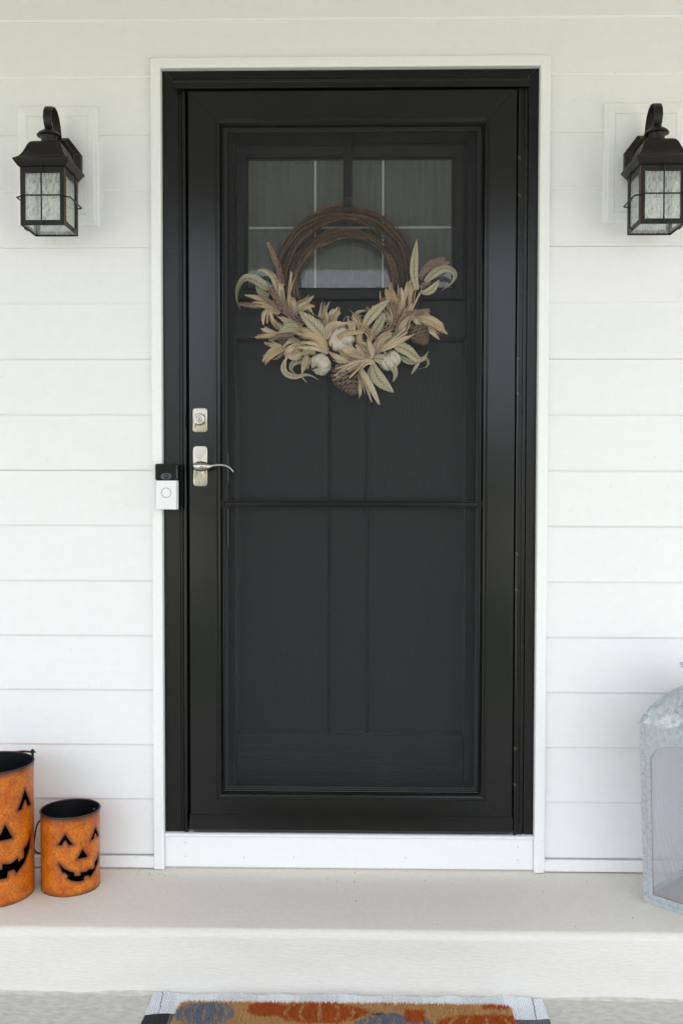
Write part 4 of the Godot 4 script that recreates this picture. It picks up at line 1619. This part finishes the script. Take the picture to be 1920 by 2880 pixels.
func strip(b: MB, way: Array, wide: float, mm0: float, mm1: float, cup: float, tip: float, ragged: float, roll := 0.0, full := 0.35) -> void:
	# a leaf or husk: a thin sheet along a curve, cupped across, widest at full, narrowing to tip
	var cv := Curve3D.new()
	cv.bake_interval = 0.004
	var pts := PackedVector3Array()
	for i in way.size():
		var f := float(i) / (way.size() - 1)
		pts.append(at(way[i][0], way[i][1], lerpf(mm0, mm1, f) + (3.0 * sin(f * PI))))
	for i in pts.size():
		var tg := (pts[mini(i + 1, pts.size() - 1)] - pts[maxi(i - 1, 0)]) / 5.0
		cv.add_point(pts[i], -tg, tg)
	var len := cv.get_baked_length()
	var rows := maxi(9, int(len / 0.006))
	var P: Array = []
	var ph := rng.randf() * TAU
	var side0 := rng.randf_range(-1, 1) * ragged
	var side1 := rng.randf_range(-1, 1) * ragged
	for i in rows + 1:
		var f := float(i) / rows
		var c := cv.sample_baked(f * len)
		var tg := (cv.sample_baked(minf((f + 0.04) * len, len)) - cv.sample_baked(maxf((f - 0.04) * len, 0.0))).normalized()
		var out := Vector3.BACK
		var x := tg.cross(out).normalized()
		var turn := roll * f + 0.25 * sin(f * 5.0 + ph) * minf(1.0, ragged * 5.0 + 0.25)
		x = x.rotated(tg, turn)
		var nn := x.cross(tg).normalized()
		var prof: float
		if f < full:
			prof = lerpf(0.45, 1.0, sin(f / full * PI * 0.5))
		else:
			prof = lerpf(tip, 1.0, pow(cos((f - full) / (1.0 - full) * PI * 0.5), 0.9))
		var hw := wide * 0.00043 * 0.5 * prof
		var row := PackedVector3Array()
		for k in 7:
			var s := -1.0 + k / 3.0
			var end := 0.0
			if i == rows:
				end = (side0 * s + side1 * (s * s - 0.4) + (rng.randf() - 0.5) * ragged) * hw * 2.0
			row.append(c + x * s * hw + nn * (cup * hw * (s * s - 0.35) + 0.0007 * sin(s * 4.0 + f * 9.0 + ph)) + tg * end)
		P.append(row)
	b.grid(P, false)


func build_wreath() -> void:
	var w := thing("autumn_wreath", "round vine wreath with corn husks, white pumpkins and pine cones on the door", "wreath", at(770, 560, 40))
	wreath_materials()
	# the hook it hangs from
	var hk := thing("wreath_hanger", "flat black over-door hook holding the wreath", "hook", at(780, 40, 2))
	var b := MB.new()
	var strap := [[2.137, 0.0012], [2.0, 0.0108], [1.95, 0.0108], [1.862, 0.0108], [1.848, 0.013], [1.8415, 0.022], [1.8405, 0.036], [1.8435, 0.046], [1.852, 0.0490], [1.866, 0.0495]]
	strap[0][1] = 0.0108
	var G: Array = []
	for i in strap.size():
		var tg := Vector2(strap[mini(i + 1, strap.size() - 1)][1] - strap[maxi(i - 1, 0)][1], strap[mini(i + 1, strap.size() - 1)][0] - strap[maxi(i - 1, 0)][0]).normalized()
		var nn := Vector3(0, -tg.x, tg.y)
		var row := PackedVector3Array()
		for q in [[-0.0122, -0.0006], [-0.0122, 0.0006], [-0.0115, 0.0009], [0.0115, 0.0009], [0.0122, 0.0006], [0.0122, -0.0006], [0.0115, -0.0009], [-0.0115, -0.0009]]:
			row.append(Vector3(-0.0055 + q[0], strap[i][0], DOOR_Z + strap[i][1]) + nn * q[1])
		G.append(row)
	b.grid(G, true)
	part(hk, "strap", b, M.frame)
	# vines
	for k in 38:
		var inner := k >= 26
		var rx := lerpf(314, 368, (k - 26) / 11.0) + rng.randfn() * 4.0 if inner else lerpf(388, 468, k / 25.0) + rng.randfn() * 5.0
		var ry := rx * (rng.randf_range(0.93, 1.0) if inner else rng.randf_range(0.98, 1.04))
		var cx := 766.0 + rng.randfn() * 9.0
		var cy := (590.0 if inner else 562.0) + rng.randfn() * 8.0
		var dep := rng.randf_range(16, 44)
		var pts := PackedVector3Array()
		var ph := rng.randf() * TAU
		var amp := rng.randf_range(4, 15)
		var tilt := rng.randf_range(-9, 9)
		var swap := rng.randf_range(-34, 34)
		var start := rng.randf() * TAU
		var n := 110
		for i in n + 1:
			var a := start + (TAU + 0.25) * i / n
			var r := 1.0 + (amp * sin(a * 3.0 + ph) + swap * sin(a + ph * 0.7) * 0.6 + 3.0 * sin(a * 11.0 + ph * 3.0)) / rx
			pts.append(at(cx + cos(a) * rx * r, cy - sin(a) * ry * r, dep + tilt * sin(a * 2.0 + ph) + 3.0 * sin(a * 7.0 + ph)))
		var th := rng.randf_range(0.0013, 0.0033)
		var rad := []
		for i in n + 1:
			rad.append(th * (1.0 + 0.18 * sin(i * 0.9 + ph) + (0.35 if i % 37 == 11 else 0.0)) * (0.6 if i < 2 or i > n - 2 else 1.0))
		b = MB.new()
		b.tube(pts, rad, 7)
		part(w, "vine", b, M["vine%d" % (k % 3)])
	# loose tendrils
	for q in [[[720, 70], [760, 75], [810, 60]], [[745, 60], [770, 30], [815, 40], [820, 80]], [[280, 470], [300, 500], [310, 540]], [[320, 320], [335, 340], [350, 380]], [[750, 170], [780, 195], [830, 180]], [[1215, 640], [1200, 690], [1205, 750]]]:
		var pts := PackedVector3Array()
		for p in q:
			pts.append(at(p[0], p[1], 48 if q[0][0] > 1000 else 40))
		b = MB.new()
		b.tube(pts, [0.0042 if q[0][0] > 1000 else 0.0012], 6)
		part(w, "tendril", b, M.vine1)
	# corn husks: path, width, depth at base and tip
	var husks := [
		[[[340, 770], [230, 710], [110, 668]], 58, 48, 60], [[[340, 785], [270, 750], [205, 735]], 55, 52, 66], [[[335, 790], [245, 775], [225, 850]], 46, 56, 62], [[[290, 760], [285, 810], [322, 895]], 38, 58, 64],
		[[[372, 770], [355, 690], [345, 602]], 48, 46, 58], [[[405, 790], [398, 720], [392, 645]], 44, 50, 60], [[[440, 800], [436, 750], [428, 690]], 52, 56, 62], [[[430, 790], [480, 725], [562, 678]], 66, 46, 58], [[[430, 790], [500, 745], [566, 742]], 54, 52, 64], [[[450, 780], [520, 760], [556, 805]], 38, 50, 58],
		[[[398, 690], [402, 600], [414, 518]], 30, 42, 56], [[[600, 880], [600, 800], [612, 712]], 40, 36, 46], [[[620, 870], [632, 790], [660, 705]], 30, 38, 46], [[[645, 900], [640, 820], [630, 742]], 34, 44, 52], [[[655, 890], [668, 820], [702, 760]], 66, 40, 50], [[[690, 890], [690, 830], [712, 768]], 40, 46, 54],
		[[[420, 900], [340, 880], [268, 822]], 66, 44, 52], [[[500, 905], [420, 865], [345, 815]], 50, 58, 66], [[[440, 915], [310, 930], [194, 945]], 46, 46, 58], [[[330, 920], [270, 905], [215, 890]], 32, 50, 58], [[[400, 1000], [300, 1040], [224, 1100]], 70, 40, 48], [[[380, 1000], [310, 1000], [246, 985]], 42, 40, 46], [[[390, 1010], [330, 1070], [290, 1085]], 50, 34, 40],
		[[[650, 1050], [580, 960], [470, 925]], 92, 58, 70], [[[655, 1045], [560, 1020], [455, 1012]], 36, 64, 72], [[[650, 1030], [580, 950], [520, 940]], 60, 50, 60], [[[500, 1000], [420, 1020], [372, 1085]], 72, 46, 64], [[[480, 1050], [420, 1070], [385, 1045]], 60, 52, 66], [[[500, 1020], [450, 985], [420, 998]], 56, 50, 62], [[[470, 970], [410, 960], [370, 990]], 48, 44, 54],
		[[[520, 1060], [500, 1110], [482, 1180]], 40, 56, 66], [[[545, 1080], [520, 1120], [500, 1165]], 52, 50, 58], [[[600, 960], [610, 900], [642, 848]], 70, 42, 50], [[[570, 1040], [520, 1040], [480, 1070]], 50, 54, 62],
		[[[640, 960], [670, 885], [765, 868]], 62, 70, 78], [[[715, 950], [790, 920], [872, 915]], 46, 78, 82], [[[800, 930], [800, 880], [795, 832]], 62, 60, 66], [[[840, 940], [860, 880], [812, 805]], 44, 52, 60], [[[850, 930], [890, 880], [930, 925]], 40, 60, 70],
		[[[915, 1085], [830, 1060], [740, 1008]], 70, 66, 80], [[[860, 1100], [760, 1090], [660, 1042]], 62, 56, 72], [[[815, 1130], [740, 1095], [672, 1055]], 48, 52, 64], [[[915, 1090], [800, 1150], [700, 1208]], 56, 72, 80], [[[955, 1120], [890, 1105], [848, 1140]], 52, 70, 76], [[[925, 1085], [880, 1040], [832, 1000]], 66, 70, 78],
		[[[925, 1085], [900, 1020], [868, 985]], 86, 60, 74], [[[935, 1085], [930, 1020], [915, 955]], 54, 74, 80], [[[870, 1010], [860, 960], [880, 915]], 72, 58, 68], [[[900, 1000], [930, 940], [900, 890]], 40, 66, 72], [[[945, 1110], [880, 1070], [800, 1065]], 40, 68, 74],
		[[[950, 1070], [1010, 980], [1095, 920]], 86, 58, 72], [[[970, 1045], [1090, 990], [1215, 932]], 52, 64, 76], [[[955, 1050], [1000, 960], [1060, 925]], 56, 66, 78], [[[950, 1060], [960, 1010], [1000, 960]], 60, 62, 70],
		[[[850, 1130], [920, 1260], [984, 1385]], 64, 60, 58], [[[865, 1150], [890, 1230], [918, 1305]], 34, 48, 50], [[[850, 1150], [850, 1250], [855, 1338]], 44, 42, 44], [[[875, 1150], [880, 1240], [892, 1315]], 26, 46, 48],
		[[[1080, 830], [1060, 730], [1042, 628]], 88, 44, 54], [[[1090, 820], [1050, 740], [1020, 690]], 46, 50, 58], [[[1120, 800], [1112, 710], [1100, 638]], 54, 50, 60], [[[1160, 800], [1165, 690], [1172, 588]], 66, 46, 58], [[[1180, 800], [1190, 700], [1206, 602]], 46, 50, 60], [[[1050, 800], [1000, 740], [990, 655]], 18, 40, 48], [[[1110, 790], [1130, 720], [1120, 640]], 44, 56, 62],
		[[[1090, 920], [1150, 820], [1192, 718]], 60, 58, 68], [[[1060, 880], [1050, 820], [1000, 752]], 34, 56, 64], [[[1110, 960], [1150, 880], [1208, 798]], 84, 62, 74], [[[1090, 960], [1130, 900], [1185, 860]], 60, 58, 68], [[[1190, 800], [1205, 830], [1250, 868]], 38, 70, 76],
		[[[1200, 815], [1300, 835], [1398, 892]], 82, 52, 62], [[[1215, 845], [1300, 890], [1372, 962]], 44, 46, 56], [[[1200, 830], [1250, 790], [1310, 800]], 58, 46, 56], [[[1220, 830], [1310, 870], [1380, 920]], 50, 56, 60], [[[870, 890], [830, 800], [900, 768]], 34, 36, 46], [[[900, 890], [850, 830], [808, 795]], 46, 40, 50], [[[960, 860], [1000, 790], [1040, 860]], 36, 58, 66],
		[[[900, 870], [930, 800], [945, 735]], 44, 34, 40], [[[1000, 900], [990, 840], [1010, 780]], 50, 36, 42]]
	var i := 0
	for h in husks:
		var torn := rng.randf() < 0.68
		b = MB.new()
		strip(b, h[0], h[1] * rng.randf_range(0.70, 0.98), h[2] * 0.88, minf(80.0, h[3] * 0.9 + rng.randf_range(-8, 10)), rng.randf_range(0.35, 1.1) * (1 if rng.randf() < 0.7 else -1), rng.randf_range(0.5, 0.85) if torn else rng.randf_range(0.1, 0.3), 1.0 if torn else 0.35, rng.randf_range(-1.3, 1.3), rng.randf_range(0.3, 0.6))
		part(w, "corn_husk", b, M["husk%d" % (i % 5)])
		i += 1
		# a narrower strip torn from the same husk
		for extra in rng.randi_range(1, 3):
			var way: Array = []
			var swing := rng.randf_range(-0.32, 0.32)
			for p in h[0]:
				var q := (Vector2(p[0], p[1]) - Vector2(h[0][0][0], h[0][0][1])).rotated(swing) * rng.randf_range(0.72, 0.98)
				way.append([h[0][0][0] + q.x, h[0][0][1] + q.y])
			b = MB.new()
			strip(b, way, h[1] * rng.randf_range(0.18, 0.42), h[2] * 0.88 + 3.0, minf(80.0, h[3] * 0.9 + rng.randf_range(-4.0, 8.0)), rng.randf_range(-1.0, 1.2), rng.randf_range(0.1, 0.8), 0.6, rng.randf_range(-1.2, 1.2), 0.4)
			part(w, "corn_husk", b, M["husk%d" % ((i + 2) % 5)])
	# veined fabric leaves
	var leaves := [
		[[[1226, 640], [1205, 520], [1222, 316]], 68, 56, 62, 0.0], [[[1278, 584], [1340, 530], [1410, 500], [1470, 535], [1450, 595], [1385, 640]], 66, 52, 48, 0.9], [[[1256, 652], [1315, 640], [1372, 570]], 62, 44, 48, 0.2],
		[[[264, 634], [200, 585], [130, 560], [80, 600], [62, 680], [78, 758]], 78, 58, 44, 0.8], [[[330, 658], [310, 570], [262, 515], [205, 500], [175, 540]], 66, 50, 38, 0.6], [[[268, 668], [225, 655], [180, 600]], 62, 44, 46, 0.1],
		[[[640, 960], [570, 880], [462, 782]], 104, 64, 72, 0.2], [[[515, 950], [430, 885], [325, 925]], 88, 62, 72, -0.2], [[[880, 892], [940, 800], [1052, 708]], 84, 64, 72, 0.2], [[[922, 950], [975, 880], [1022, 790]], 78, 60, 66, -0.2],
		[[[1080, 1000], [1160, 1030], [1245, 1092], [1302, 1040]], 90, 56, 62, 0.6], [[[1110, 1060], [1190, 1105], [1285, 1085], [1295, 1130], [1235, 1150]], 46, 42, 38, 0.9], [[[1245, 1105], [1220, 1140], [1192, 1185]], 26, 44, 44, 0.4],
		[[[948, 1085], [1030, 1105], [1085, 1175], [1072, 1240]], 82, 68, 62, 0.5], [[[942, 1125], [980, 1220], [1078, 1308]], 104, 62, 66, 0.2], [[[930, 1130], [925, 1200], [985, 1260]], 40, 52, 50, 0.3],
		[[[372, 1090], [365, 1160], [425, 1200], [520, 1190], [588, 1222]], 50, 46, 54, 0.7], [[[505, 1085], [430, 1105], [410, 1155], [450, 1190]], 62, 40, 44, 0.6], [[[860, 870], [830, 800], [870, 770]], 40, 34, 40, 0.4], [[[470, 1190], [500, 1225], [522, 1246]], 12, 50, 52, 0.2]]
	i = 0
	for l in leaves:
		b = MB.new()
		strip(b, l[0], l[1] * 0.80, l[2] * 0.95, l[3] * 0.95, rng.randf_range(-0.45, 0.45), 0.04, 0.0, l[4] * (1.5 if l[0].size() > 3 else 1.0), 0.42 if l[0].size() <= 3 else 0.22)
		part(w, "veined_leaf", b, M["leaf%d" % (i % 2)])
		i += 1
	# sprigs of small berries
	var sprigs := [[[[352, 610], [325, 480], [262, 332]], 22, 48, 56], [[[490, 872], [385, 770], [264, 622]], 27, 66, 66], [[[405, 800], [300, 735], [205, 668]], 24, 64, 62], [[[215, 745], [140, 735], [76, 730]], 19, 52, 54], [[[435, 940], [340, 945], [272, 968]], 22, 60, 60], [[[1242, 560], [1310, 470], [1402, 440]], 23, 46, 52], [[[1260, 530], [1350, 480], [1432, 465]], 16, 50, 54], [[[1246, 630], [1280, 600], [1312, 592]], 18, 52, 54], [[[955, 975], [1050, 880], [1150, 805], [1304, 778]], 26, 64, 66], [[[1100, 775], [1055, 725], [985, 702]], 21, 58, 60], [[[985, 845], [940, 800], [902, 752]], 18, 52, 54]]
	i = 0
	for s in sprigs:
		b = MB.new()
		berries(b, s)
		var o := part(w, "berry_sprig", b, M["berry%d" % (i % 3)])
		o.set_meta("kind", "stuff")
		i += 1
	# three small white pumpkins
	pumpkin(w, at(604, 1122, 47), 0.0315, Vector3(-0.62, -0.48, 0.62), true)
	pumpkin(w, at(738, 958, 44), 0.0385, Vector3(-0.10, 0.05, 0.99), false)
	pumpkin(w, at(1052, 1094, 42), 0.0325, Vector3(-0.5, 0.75, 0.35), false)
	pine_cone(w, at(715, 1130, 42), at(830, 1318, 46), 0.037)
	pine_cone(w, at(1200, 865, 36), at(1290, 990, 38), 0.034)
	pine_cone(w, at(375, 960, 26), at(325, 1010, 28), 0.018)
	# wire ring behind the middle pumpkin
	b = MB.new()
	var pts := PackedVector3Array()
	for k in 33:
		var a := TAU * k / 32.0
		pts.append(at(780 + cos(a) * 27, 832 - sin(a) * 27, 40))
	b.tube(pts, [0.0006], 6)
	part(w, "wire_ring", b, M.chrome)


func berries(b: MB, s: Array) -> void:
	var cv := Curve3D.new()
	cv.bake_interval = 0.004
	var way: Array = s[0]
	for i in way.size():
		var f := float(i) / (way.size() - 1)
		var p := at(way[i][0], way[i][1], lerpf(s[2], s[3], f))
		var q0: Array = way[maxi(i - 1, 0)]
		var q1: Array = way[mini(i + 1, way.size() - 1)]
		var tg := (at(q1[0], q1[1], 0) - at(q0[0], q0[1], 0)) / 6.0
		cv.add_point(p, -tg, tg)
	var len := cv.get_baked_length()
	var bk := cv.get_baked_points()
	b.tube(bk, [0.0011], 5)
	var r0: float = s[1] * 0.00043
	var n := int(len / 0.0021 * (r0 / 0.0036))
	for k in n:
		var f := (k + rng.randf()) / n
		var c := cv.sample_baked(f * len)
		var tg := (cv.sample_baked(minf(f * len + 0.004, len)) - cv.sample_baked(maxf(f * len - 0.004, 0))).normalized()
		var x := tg.cross(Vector3(0.2, 0.3, 0.93)).normalized()
		var y := tg.cross(x)
		var a := k * 2.39996 + rng.randf() * 0.7
		var r := r0 * (1.0 - 0.45 * f * f) * rng.randf_range(0.55, 0.95)
		_ball(b, c + (x * cos(a) + y * sin(a)) * r, rng.randf_range(0.0015, 0.0024))


var _ico_v: Array = []
var _ico_f: Array = []


func _ball(b: MB, c: Vector3, r: float) -> void:
	if _ico_v.is_empty():
		var p := (1.0 + sqrt(5.0)) / 2.0
		for q in [[-1, p, 0], [1, p, 0], [-1, -p, 0], [1, -p, 0], [0, -1, p], [0, 1, p], [0, -1, -p], [0, 1, -p], [p, 0, -1], [p, 0, 1], [-p, 0, -1], [-p, 0, 1]]:
			_ico_v.append(Vector3(q[0], q[1], q[2]).normalized())
		_ico_f = [[0, 11, 5], [0, 5, 1], [0, 1, 7], [0, 7, 10], [0, 10, 11], [1, 5, 9], [5, 11, 4], [11, 10, 2], [10, 7, 6], [7, 1, 8], [3, 9, 4], [3, 4, 2], [3, 2, 6], [3, 6, 8], [3, 8, 9], [4, 9, 5], [2, 4, 11], [6, 2, 10], [8, 6, 7], [9, 8, 1]]
	for f in _ico_f:
		var va: Vector3 = _ico_v[f[0]]
		var vb: Vector3 = _ico_v[f[1]]
		var vc: Vector3 = _ico_v[f[2]]
		b._st(c + va * r, c + vb * r, c + vc * r, va, vb, vc, Vector2.ZERO, Vector2.ZERO, Vector2.ZERO)


func pumpkin(w: Node3D, c: Vector3, r: float, axis: Vector3, stem: bool) -> void:
	axis = axis.normalized()
	var x := axis.cross(Vector3(0.31, 0.9, 0.2)).normalized()
	var y := axis.cross(x)
	var P: Array = []
	for i in 25:
		var th := PI * i / 24.0
		var row := PackedVector3Array()
		for k in 96:
			var a := TAU * k / 96.0
			var rib := pow(absf(cos(a * 4.5)), 0.55)
			var rr := r * (0.84 + 0.16 * rib) * pow(sin(th), 0.72)
			var hh := cos(th) * r * 0.80 - signf(cos(th)) * r * 0.26 * pow(maxf(0.0, 1.0 - sin(th)), 2.0)
			row.append(c + x * cos(a) * rr + y * sin(a) * rr + axis * hh)
		P.append(row)
	var b := MB.new()
	b.grid(P, true)
	var o := part(w, "white_pumpkin", b, M.pumpkin)
	b = MB.new()
	var base := c + axis * r * 0.55
	b.tube(PackedVector3Array([base, base + axis * r * 0.28 + x * r * 0.05, base + axis * r * (0.62 if stem else 0.34) + x * r * 0.16]), [r * 0.13, r * 0.085, r * 0.10], 8)
	part(o, "stem", b, M.stem if stem else M.husk3)


func pine_cone(w: Node3D, p0: Vector3, p1: Vector3, r: float) -> void:
	var ax := (p1 - p0).normalized()
	var len := p0.distance_to(p1)
	var x := ax.cross(Vector3.BACK).normalized()
	var y := ax.cross(x)
	var b := MB.new()
	b.tube(PackedVector3Array([p0, (p0 + p1) * 0.5, p1]), [r * 0.25, r * 0.36, r * 0.1], 10)
	var tips := MB.new()
	var n := 78
	for k in n:
		var f := (k + 0.5) / n
		var a := k * 2.39996
		var d := x * cos(a) + y * sin(a)
		var s := d.cross(ax)
		var c := p0 + ax * len * f
		var rr := r * pow(sin(PI * (0.12 + 0.86 * pow(f, 0.85))), 0.75)
		var wd := r * 0.44 * (0.5 + 0.5 * sin(PI * (0.1 + 0.8 * f)))
		var root := c + d * rr * 0.25
		var tipc := c + d * rr + ax * len * 0.015
		var th := r * 0.12
		# woody scale: wedge that thickens to a blunt diamond tip
		var q := [root - s * wd * 0.35, root + s * wd * 0.35, tipc - d * rr * 0.18 + s * wd, tipc + ax * th * 0.4, tipc - d * rr * 0.18 - s * wd]
		var up := -ax * th + d * 0.0
		var top := c + d * rr * 0.95 - ax * th * 1.6
		b.tri(q[0], q[1], q[2], ax)
		b.tri(q[0], q[2], q[4], ax)
		b.tri(q[2], q[3], q[4], ax + d)
		tips.tri(q[2] + d * 0.0002, q[3] + d * 0.0002, top + d * 0.0002, d)
		tips.tri(q[3] + d * 0.0002, q[4] + d * 0.0002, top + d * 0.0002, d)
		b.tri(q[0] + up, q[2], top, -ax)
		b.tri(q[1] + up, q[2], top, -ax)
		b.tri(q[0] + up, q[4], top, -ax)
	var o := part(w, "pine_cone", b, M.cone)
	var tp := part(o, "scale_tips", tips, M.cone_tip)
	tp.set_meta("kind", "stuff")


func wreath_materials() -> void:
	# husks: pale dry fibre streaks along the length
	var st := tiled(noise(FastNoiseLite.TYPE_SIMPLEX, 0.03, 4, 91), 128, 128)
	var tones := [[Color(0.48, 0.36, 0.22), Color(0.80, 0.67, 0.46)], [Color(0.58, 0.46, 0.30), Color(0.87, 0.75, 0.55)], [Color(0.42, 0.33, 0.21), Color(0.72, 0.60, 0.42)], [Color(0.52, 0.36, 0.18), Color(0.80, 0.62, 0.37)], [Color(0.52, 0.42, 0.28), Color(0.82, 0.71, 0.53)]]
	for k in 5:
		var im := Image.create(128, 256, false, Image.FORMAT_RGB8)
		var r := RandomNumberGenerator.new()
		r.seed = 300 + k
		var col := PackedFloat32Array()
		for x in 128:
			col.append(r.randf())
		for y in 256:
			for x in 128:
				var f := 0.55 * col[x] + 0.45 * st.get_pixel(x, (y / 4 + k * 29) % 128).r
				var c: Color = tones[k][0].lerp(tones[k][1], clampf(f, 0, 1))
				if k % 2 == 1 and y > 205 and st.get_pixel((x * 2) % 128, y % 128).r > 0.55 - (y - 205) / 250.0:
					c = c.lerp(Color(0.34, 0.21, 0.10), 0.55)
				im.set_pixel(x, y, c.linear_to_srgb())
		for q in 26:
			var px := r.randi_range(0, 126)
			var py := r.randi_range(0, 250)
			for j in r.randi_range(1, 5):
				im.set_pixel(px, py + j, im.get_pixel(px, py + j).lerp(lin(0.15, 0.09, 0.04), 0.55))
		var m := mat(Color.WHITE, 0.62)
		m.albedo_texture = tex(im)
		m.cull_mode = BaseMaterial3D.CULL_DISABLED
		m.backlight_enabled = true
		m.backlight = Color(0.4, 0.36, 0.28)
		M["husk%d" % k] = m
	# leaves: cream green cloth printed with dark veins
	for k in 2:
		var im := Image.create(192, 512, false, Image.FORMAT_RGB8)
		for y in 512:
			for x in 192:
				var u := absf(x / 191.0 * 2.0 - 1.0)
				var v := y / 511.0
				var base := Color(0.52, 0.455, 0.275).lerp(Color(0.74, 0.665, 0.46), st.get_pixel(x % 128, (y / 3) % 128).r)
				if k == 1:
					base = base.lerp(Color(0.42, 0.41, 0.30), 0.4)
				base = base.lerp(Color(0.26, 0.26, 0.15), clampf((u - 0.82) / 0.18, 0, 1) * 0.5)
				var vein := 0.0
				if u < 0.07:
					vein = 1.0
				var ph := fposmod(v * 10.0 - pow(u, 0.9) * 2.0 + 0.12 * sin(v * 60.0), 1.0)
				if ph < 0.27 * (1.0 - 0.5 * u) and u < 0.93:
					vein = maxf(vein, 0.85)
				var ph2 := fposmod(v * 26.0 + u * 3.2 + 0.2 * sin(v * 33.0 + u * 9.0), 1.0)
				if ph2 < 0.10 and u > 0.25 and u < 0.8 and ph > 0.3:
					vein = maxf(vein, 0.45)
				im.set_pixel(x, y, base.lerp(Color(0.045, 0.055, 0.035), vein * 0.78).linear_to_srgb())
		var m := mat(Color.WHITE, 0.7)
		m.albedo_texture = tex(im)
		m.cull_mode = BaseMaterial3D.CULL_DISABLED
		m.backlight_enabled = true
		m.backlight = Color(0.3, 0.32, 0.2)
		M["leaf%d" % k] = m
	var bark := noise(FastNoiseLite.TYPE_SIMPLEX, 0.06, 4, 97)
	var bt := tex(tiled(bark, 256, 256))
	var vt := [[Color(0.05, 0.028, 0.013), Color(0.17, 0.097, 0.046)], [Color(0.03, 0.018, 0.010), Color(0.10, 0.059, 0.03)], [Color(0.08, 0.046, 0.022), Color(0.25, 0.15, 0.075)]]
	for k in 3:
		var m := mat(Color.WHITE, 0.75)
		m.albedo_texture = mottled(bark, 256, vt[k][0].linear_to_srgb(), vt[k][1].linear_to_srgb())
		bumpy(m, bt, 0.08)
		triplanar(m, Vector3(6, 6, 6))
		M["vine%d" % k] = m
	var bc := [Color(0.50, 0.33, 0.25), Color(0.45, 0.295, 0.235), Color(0.50, 0.32, 0.21)]
	for k in 3:
		var m := mat(Color.WHITE, 0.5)
		m.albedo_texture = mottled(noise(FastNoiseLite.TYPE_SIMPLEX, 0.2, 2, 101 + k), 128, (bc[k] * 0.45).linear_to_srgb(), (bc[k] * 1.5).linear_to_srgb())
		triplanar(m, Vector3(9, 9, 9))
		M["berry%d" % k] = m
	var pm := mat(Color.WHITE, 0.5)
	pm.albedo_texture = mottled(noise(FastNoiseLite.TYPE_SIMPLEX, 0.02, 4, 105), 256, lin(0.66, 0.585, 0.46), lin(0.76, 0.70, 0.59))
	triplanar(pm, Vector3(8, 8, 8))
	pm.subsurf_scatter_enabled = false
	M.pumpkin = pm
	M.stem = mat(lin(0.09, 0.06, 0.05), 0.7)
	var cm := mat(Color.WHITE, 0.65)
	cm.albedo_texture = mottled(noise(FastNoiseLite.TYPE_SIMPLEX, 0.08, 3, 107), 128, lin(0.02, 0.012, 0.008), lin(0.085, 0.05, 0.03))
	triplanar(cm, Vector3(12, 12, 12))
	M.cone = cm
	var ct := mat(Color.WHITE, 0.6)
	ct.albedo_texture = mottled(noise(FastNoiseLite.TYPE_SIMPLEX, 0.1, 3, 109), 128, lin(0.10, 0.062, 0.04), lin(0.30, 0.205, 0.14))
	triplanar(ct, Vector3(14, 14, 14))
	M.cone_tip = ct


# ------------------------------------------------------------------ dirt crumbs swept against the wall and along the step
func build_crumbs() -> void:
	var b := MB.new()
	for k in 36:
		var p := Vector3(rng.randf_range(-0.95, 0.95), 0.0006, 0.02 + absf(rng.randfn()) * 0.05)
		if k % 3 == 0:
			p.z = rng.randf_range(0.03, 0.34)
		if k % 5 == 0:
			p = Vector3(rng.randf_range(-0.62, -0.50), 0.0006, 0.024 + rng.randf() * 0.03)
		var s := rng.randf_range(0.0007, 0.0017)
		var d := Vector3(rng.randf_range(-1, 1), 0.1, rng.randf_range(-1, 1)).normalized()
		_ball(b, p, s * 0.7)
		_ball(b, p + d * s, s * 0.5)
	var o := MeshInstance3D.new()
	o.mesh = b.mesh()
	o.material_override = mat(lin(0.09, 0.065, 0.045), 0.9)
	o.name = "dirt_crumbs"
	add_child(o)
	o.set_meta("kind", "stuff")
	tag(o, "dark dirt crumbs scattered on the pale concrete step", "dirt")
